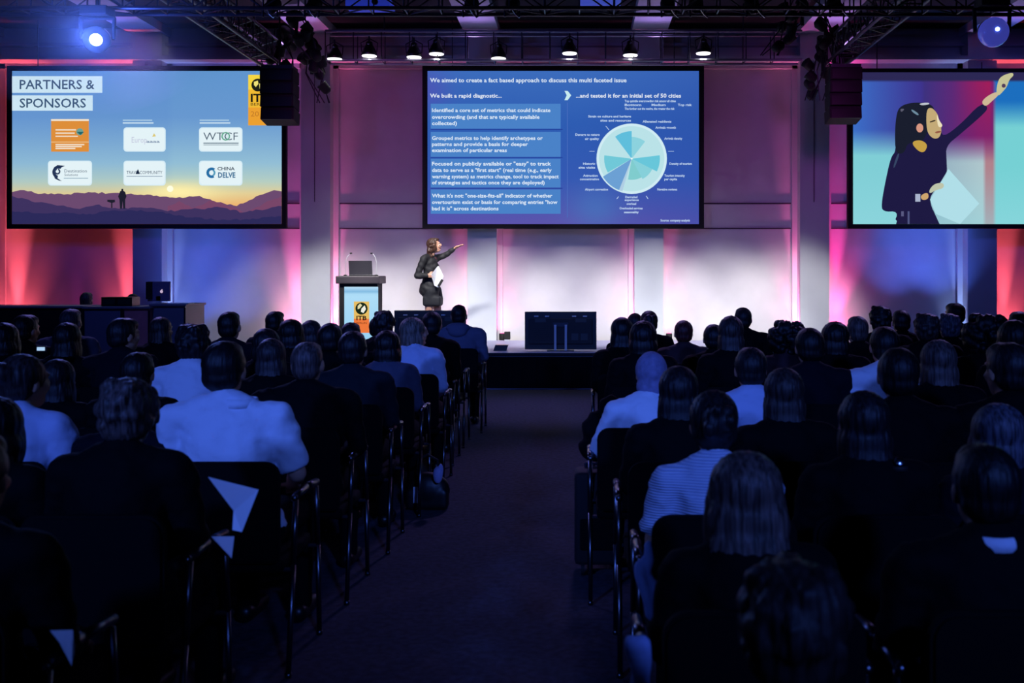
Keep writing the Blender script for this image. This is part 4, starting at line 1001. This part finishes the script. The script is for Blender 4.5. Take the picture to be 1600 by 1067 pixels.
    b = MB(); b.ball((.045, 0, 1.36), (.035, .04, .05)); link('blouse', remesh(b, .006, 1), mat('dark_blouse', (60, 24, 34), .7), body)
    for l in LG:
        a = l[-1][0]; b = MB(); b.limb([(a+Vector((-.01, 0, -.06)), .036), (a+Vector((.09, 0, -.10)), .030), (a+Vector((.165, 0, -.105)), .018)]); sh = link('shoe', remesh(b, .008, 2), SHOE, body)
        b = MB(); b.tube(a+Vector((-.03, 0, -.06)), a+Vector((-.035, 0, -.12)), .014, .008); build('heel', b, SHOE, sh)
    b = MB()
    for s in (-1, 1): b.ball(M @ Vector((s*.030, .078, .010)), (.0115, .0115, .0115), seg=12)
    build('eye', b, mat('eye_white', (225, 222, 220), .3), body, True)
    b = MB(); b.ball(M @ Vector((0, .088, -.043)), (.018, .018, .009), seg=12); build('lips', b, mat('lip', (170, 70, 74), .5), body, True)
    # papers held in the right hand, small dark remote
    pb = MB(); pts = [(.02, -.245, 1.13), (.125, -.255, 1.26), (.20, -.235, 1.10), (.13, -.225, .93), (.07, -.235, .96)]
    for off, mi in ((0, 0), (.006, 0)):
        f = pb.bm.faces.new([pb.bm.verts.new(Vector(p)+Vector((off*2, off, off))) for p in pts]); 
    r = bmesh.ops.solidify(pb.bm, geom=pb.bm.faces[:], thickness=.003)
    tag(build('paper_sheets', pb, WHITE, loc=(ox, d, ST)), 'white paper sheets held by the speaker on stage', 'paper')
    b = MB(); b.box((-.02, -.01, -.06), (.02, .01, .06), bevel=.004, rot=Euler((0, math.radians(30), 0)).to_matrix()); tag(build('pointer_remote', b, BLACK, loc=(ox+.165, d-.235, ST+1.0)), 'small black folder held below the white papers on stage', 'folder')
speaker_woman()

# ------------------------------------------------------------------ things in the audience
def sheet_paper(pts, label, m=WHITE, name='leaflet', th=.004):
    c = sum((Vector(p) for p in pts), Vector())/len(pts); b = MB(); b.bm.faces.new([b.bm.verts.new(Vector(p)-c) for p in pts]); bmesh.ops.solidify(b.bm, geom=b.bm.faces[:], thickness=th)
    return tag(build(name, b, m, loc=c), label, name.replace('_', ' '))
sheet_paper([P(325, 745, 3.14), P(404, 765, 3.15), P(378, 831, 3.10), P(363, 828, 3.10), P(365, 798, 3.10), P(352, 781, 3.12)], 'bent white leaflet sticking out beside the wavy-haired person')
sheet_paper([P(330, 838, 3.10), P(366, 838, 3.12), P(362, 872, 3.10), P(352, 868, 3.1)], 'small crumpled pale paper below the bent leaflet', name='paper')
sheet_paper([P(78, 985, 2.35), P(114, 984, 2.36), P(117, 1018, 2.36), P(112, 1040, 2.35), P(94, 1022, 2.35), P(93, 1004, 2.35)], 'white leaflet at the bottom left corner beside a dark chair')
sheet_paper([P(597, 638, 6.73), P(621, 642, 6.73), P(616, 656, 6.73), P(599, 654, 6.73)], 'small white paper tucked behind the chair back of the grey sweater', name='paper')
ph = empty('smartphone', P(64, 545, 6.6), 'glowing smartphone held up among the dark heads at the left', 'phone')
b = MB(); b.box((-.035, 0, -.02), (.035, .01, .02), bevel=.003); build('phone_case', b, BLACKG, ph); b = MB(); b.box((-.026, -.002, -.012), (.026, 0, .012)); build('phone_screen', b, emat((170, 205, 240), 1.0), ph)
o = empty('watch', P(1405, 722, 3.3), 'small wristwatch glinting in the dark right block', 'watch')
b = MB(); b.lathe([(.016, 0), (.018, .003), (.015, .008)], (0, 0, 0), mat4=Matrix.Rotation(math.radians(50), 4, 'X')); build('watch_case', b, CHROME, o, True)
b = MB(); b.lathe([(.030, -.008), (.032, 0), (.030, .008), (.027, 0)], (0, .012, -.02)); build('watch_strap', b, BLACK, o)

# scarves over the right aisle chairs
def cloth(pts, rad, label, m, name='scarf'):
    b = MB(); b.limb([(Vector(p), r) for p, r in zip(pts, rad)]); c = Vector(pts[0]); me = remesh(b, .009, 2, lambda p: .006*math.sin(p.x*120+p.z*40)); 
    return tag(link(name, me, m), label, name)
LB = mat('pale_scarf', (160, 175, 225), .85, bump=.005, nscale=30)
cloth([P(1016, 850, 3.0), P(1003, 900, 3.0), P(1018, 930, 2.98), P(1014, 960, 2.97)], [.012, .03, .035, .02], 'pale scarf hanging beside the striped blouse chair on the right aisle', LB)
cloth([P(996, 1008, 2.3), P(1002, 1035, 2.3), P(1000, 1068, 2.3)], [.028, .026, .03], 'pale cloth hanging low at the bottom of the right aisle', LB, 'cloth')
# suitcase and bags
def suitcase(u, d, w_, h_, label):
    o = empty('suitcase', (X(u, d), d, 0), label, 'suitcase'); b = MB(); b.box((-w_/2, -.11, .05), (w_/2, .11, h_), bevel=.03); build('case_body', b, mat('suitcase_cloth', (15, 15, 21), .8, bump=.001, nscale=90), o, True)
    for s in (-1, 1):
        b = MB(); b.tube((s*w_*.36, -.10, .035), (s*w_*.36+.02, -.10, .035), .035, seg=14); build('wheel', b, BLACK, o)
    b = MB(); b.path([(-w_*.25, .06, h_-.02), (-w_*.25, .06, h_+.02), (w_*.25, .06, h_+.02), (w_*.25, .06, h_-.02)], .01); build('handle', b, DALU, o)
    b = MB(); b.box((-w_/2+.03, -.125, .14), (w_/2-.03, -.10, h_*.55), bevel=.01); build('front_pocket', b, BLKFAB, o)
suitcase(934, 5.55, .26, .56, 'black upright suitcase at the right edge of the aisle')
b = MB(); b.ball((0, 0, .0), (.12, .08, .13)); b.ball((.05, 0, .12), (.07, .06, .1)); b.ball((-.04, -.02, -.1), (.1, .08, .08))
o = tag(link('coat', remesh(b, .012, 3, lambda p: .006*math.sin(p.x*60+p.z*45)), BLKFAB, loc=Vector((.14, 6.0, .70))), 'black coat bundled over the right aisle chair above the suitcase', 'coat')
def handbag(u, d, label):
    o = empty('handbag', (X(u, d), d, 0), label, 'bag'); b = MB(); b.ball((0, 0, .13), (.16, .08, .13)); b.box((-.15, -.07, 0), (.15, .07, .15), bevel=.03); link('bag_body', remesh(b, .012, 3), mat('bag_leather', (14, 13, 16), .45), o)
    b = MB(); b.path([(-.09, 0, .22), (-.07, 0, .34), (0, 0, .38), (.07, 0, .34), (.09, 0, .22)], .009); build('handle', b, BLACK, o)
    b = MB(); b.box((-.085, -.088, .06), (-.035, -.082, .17)); build('tag', b, WHITE, o)
handbag(668, 7.0, 'black handbag with a white tag standing on the floor at the left aisle')
b = MB(); b.ball((0, 0, 0), (.035, .03, .06)); b.ball((.02, 0, .03), (.02, .02, .05)); tag(link('tissue', remesh(b, .008, 1), mat('pale_tissue', (170, 165, 205), .8), loc=P(684, 742, 6.9)), 'crumpled pale tissue on top of the handbag by the aisle', 'tissue')
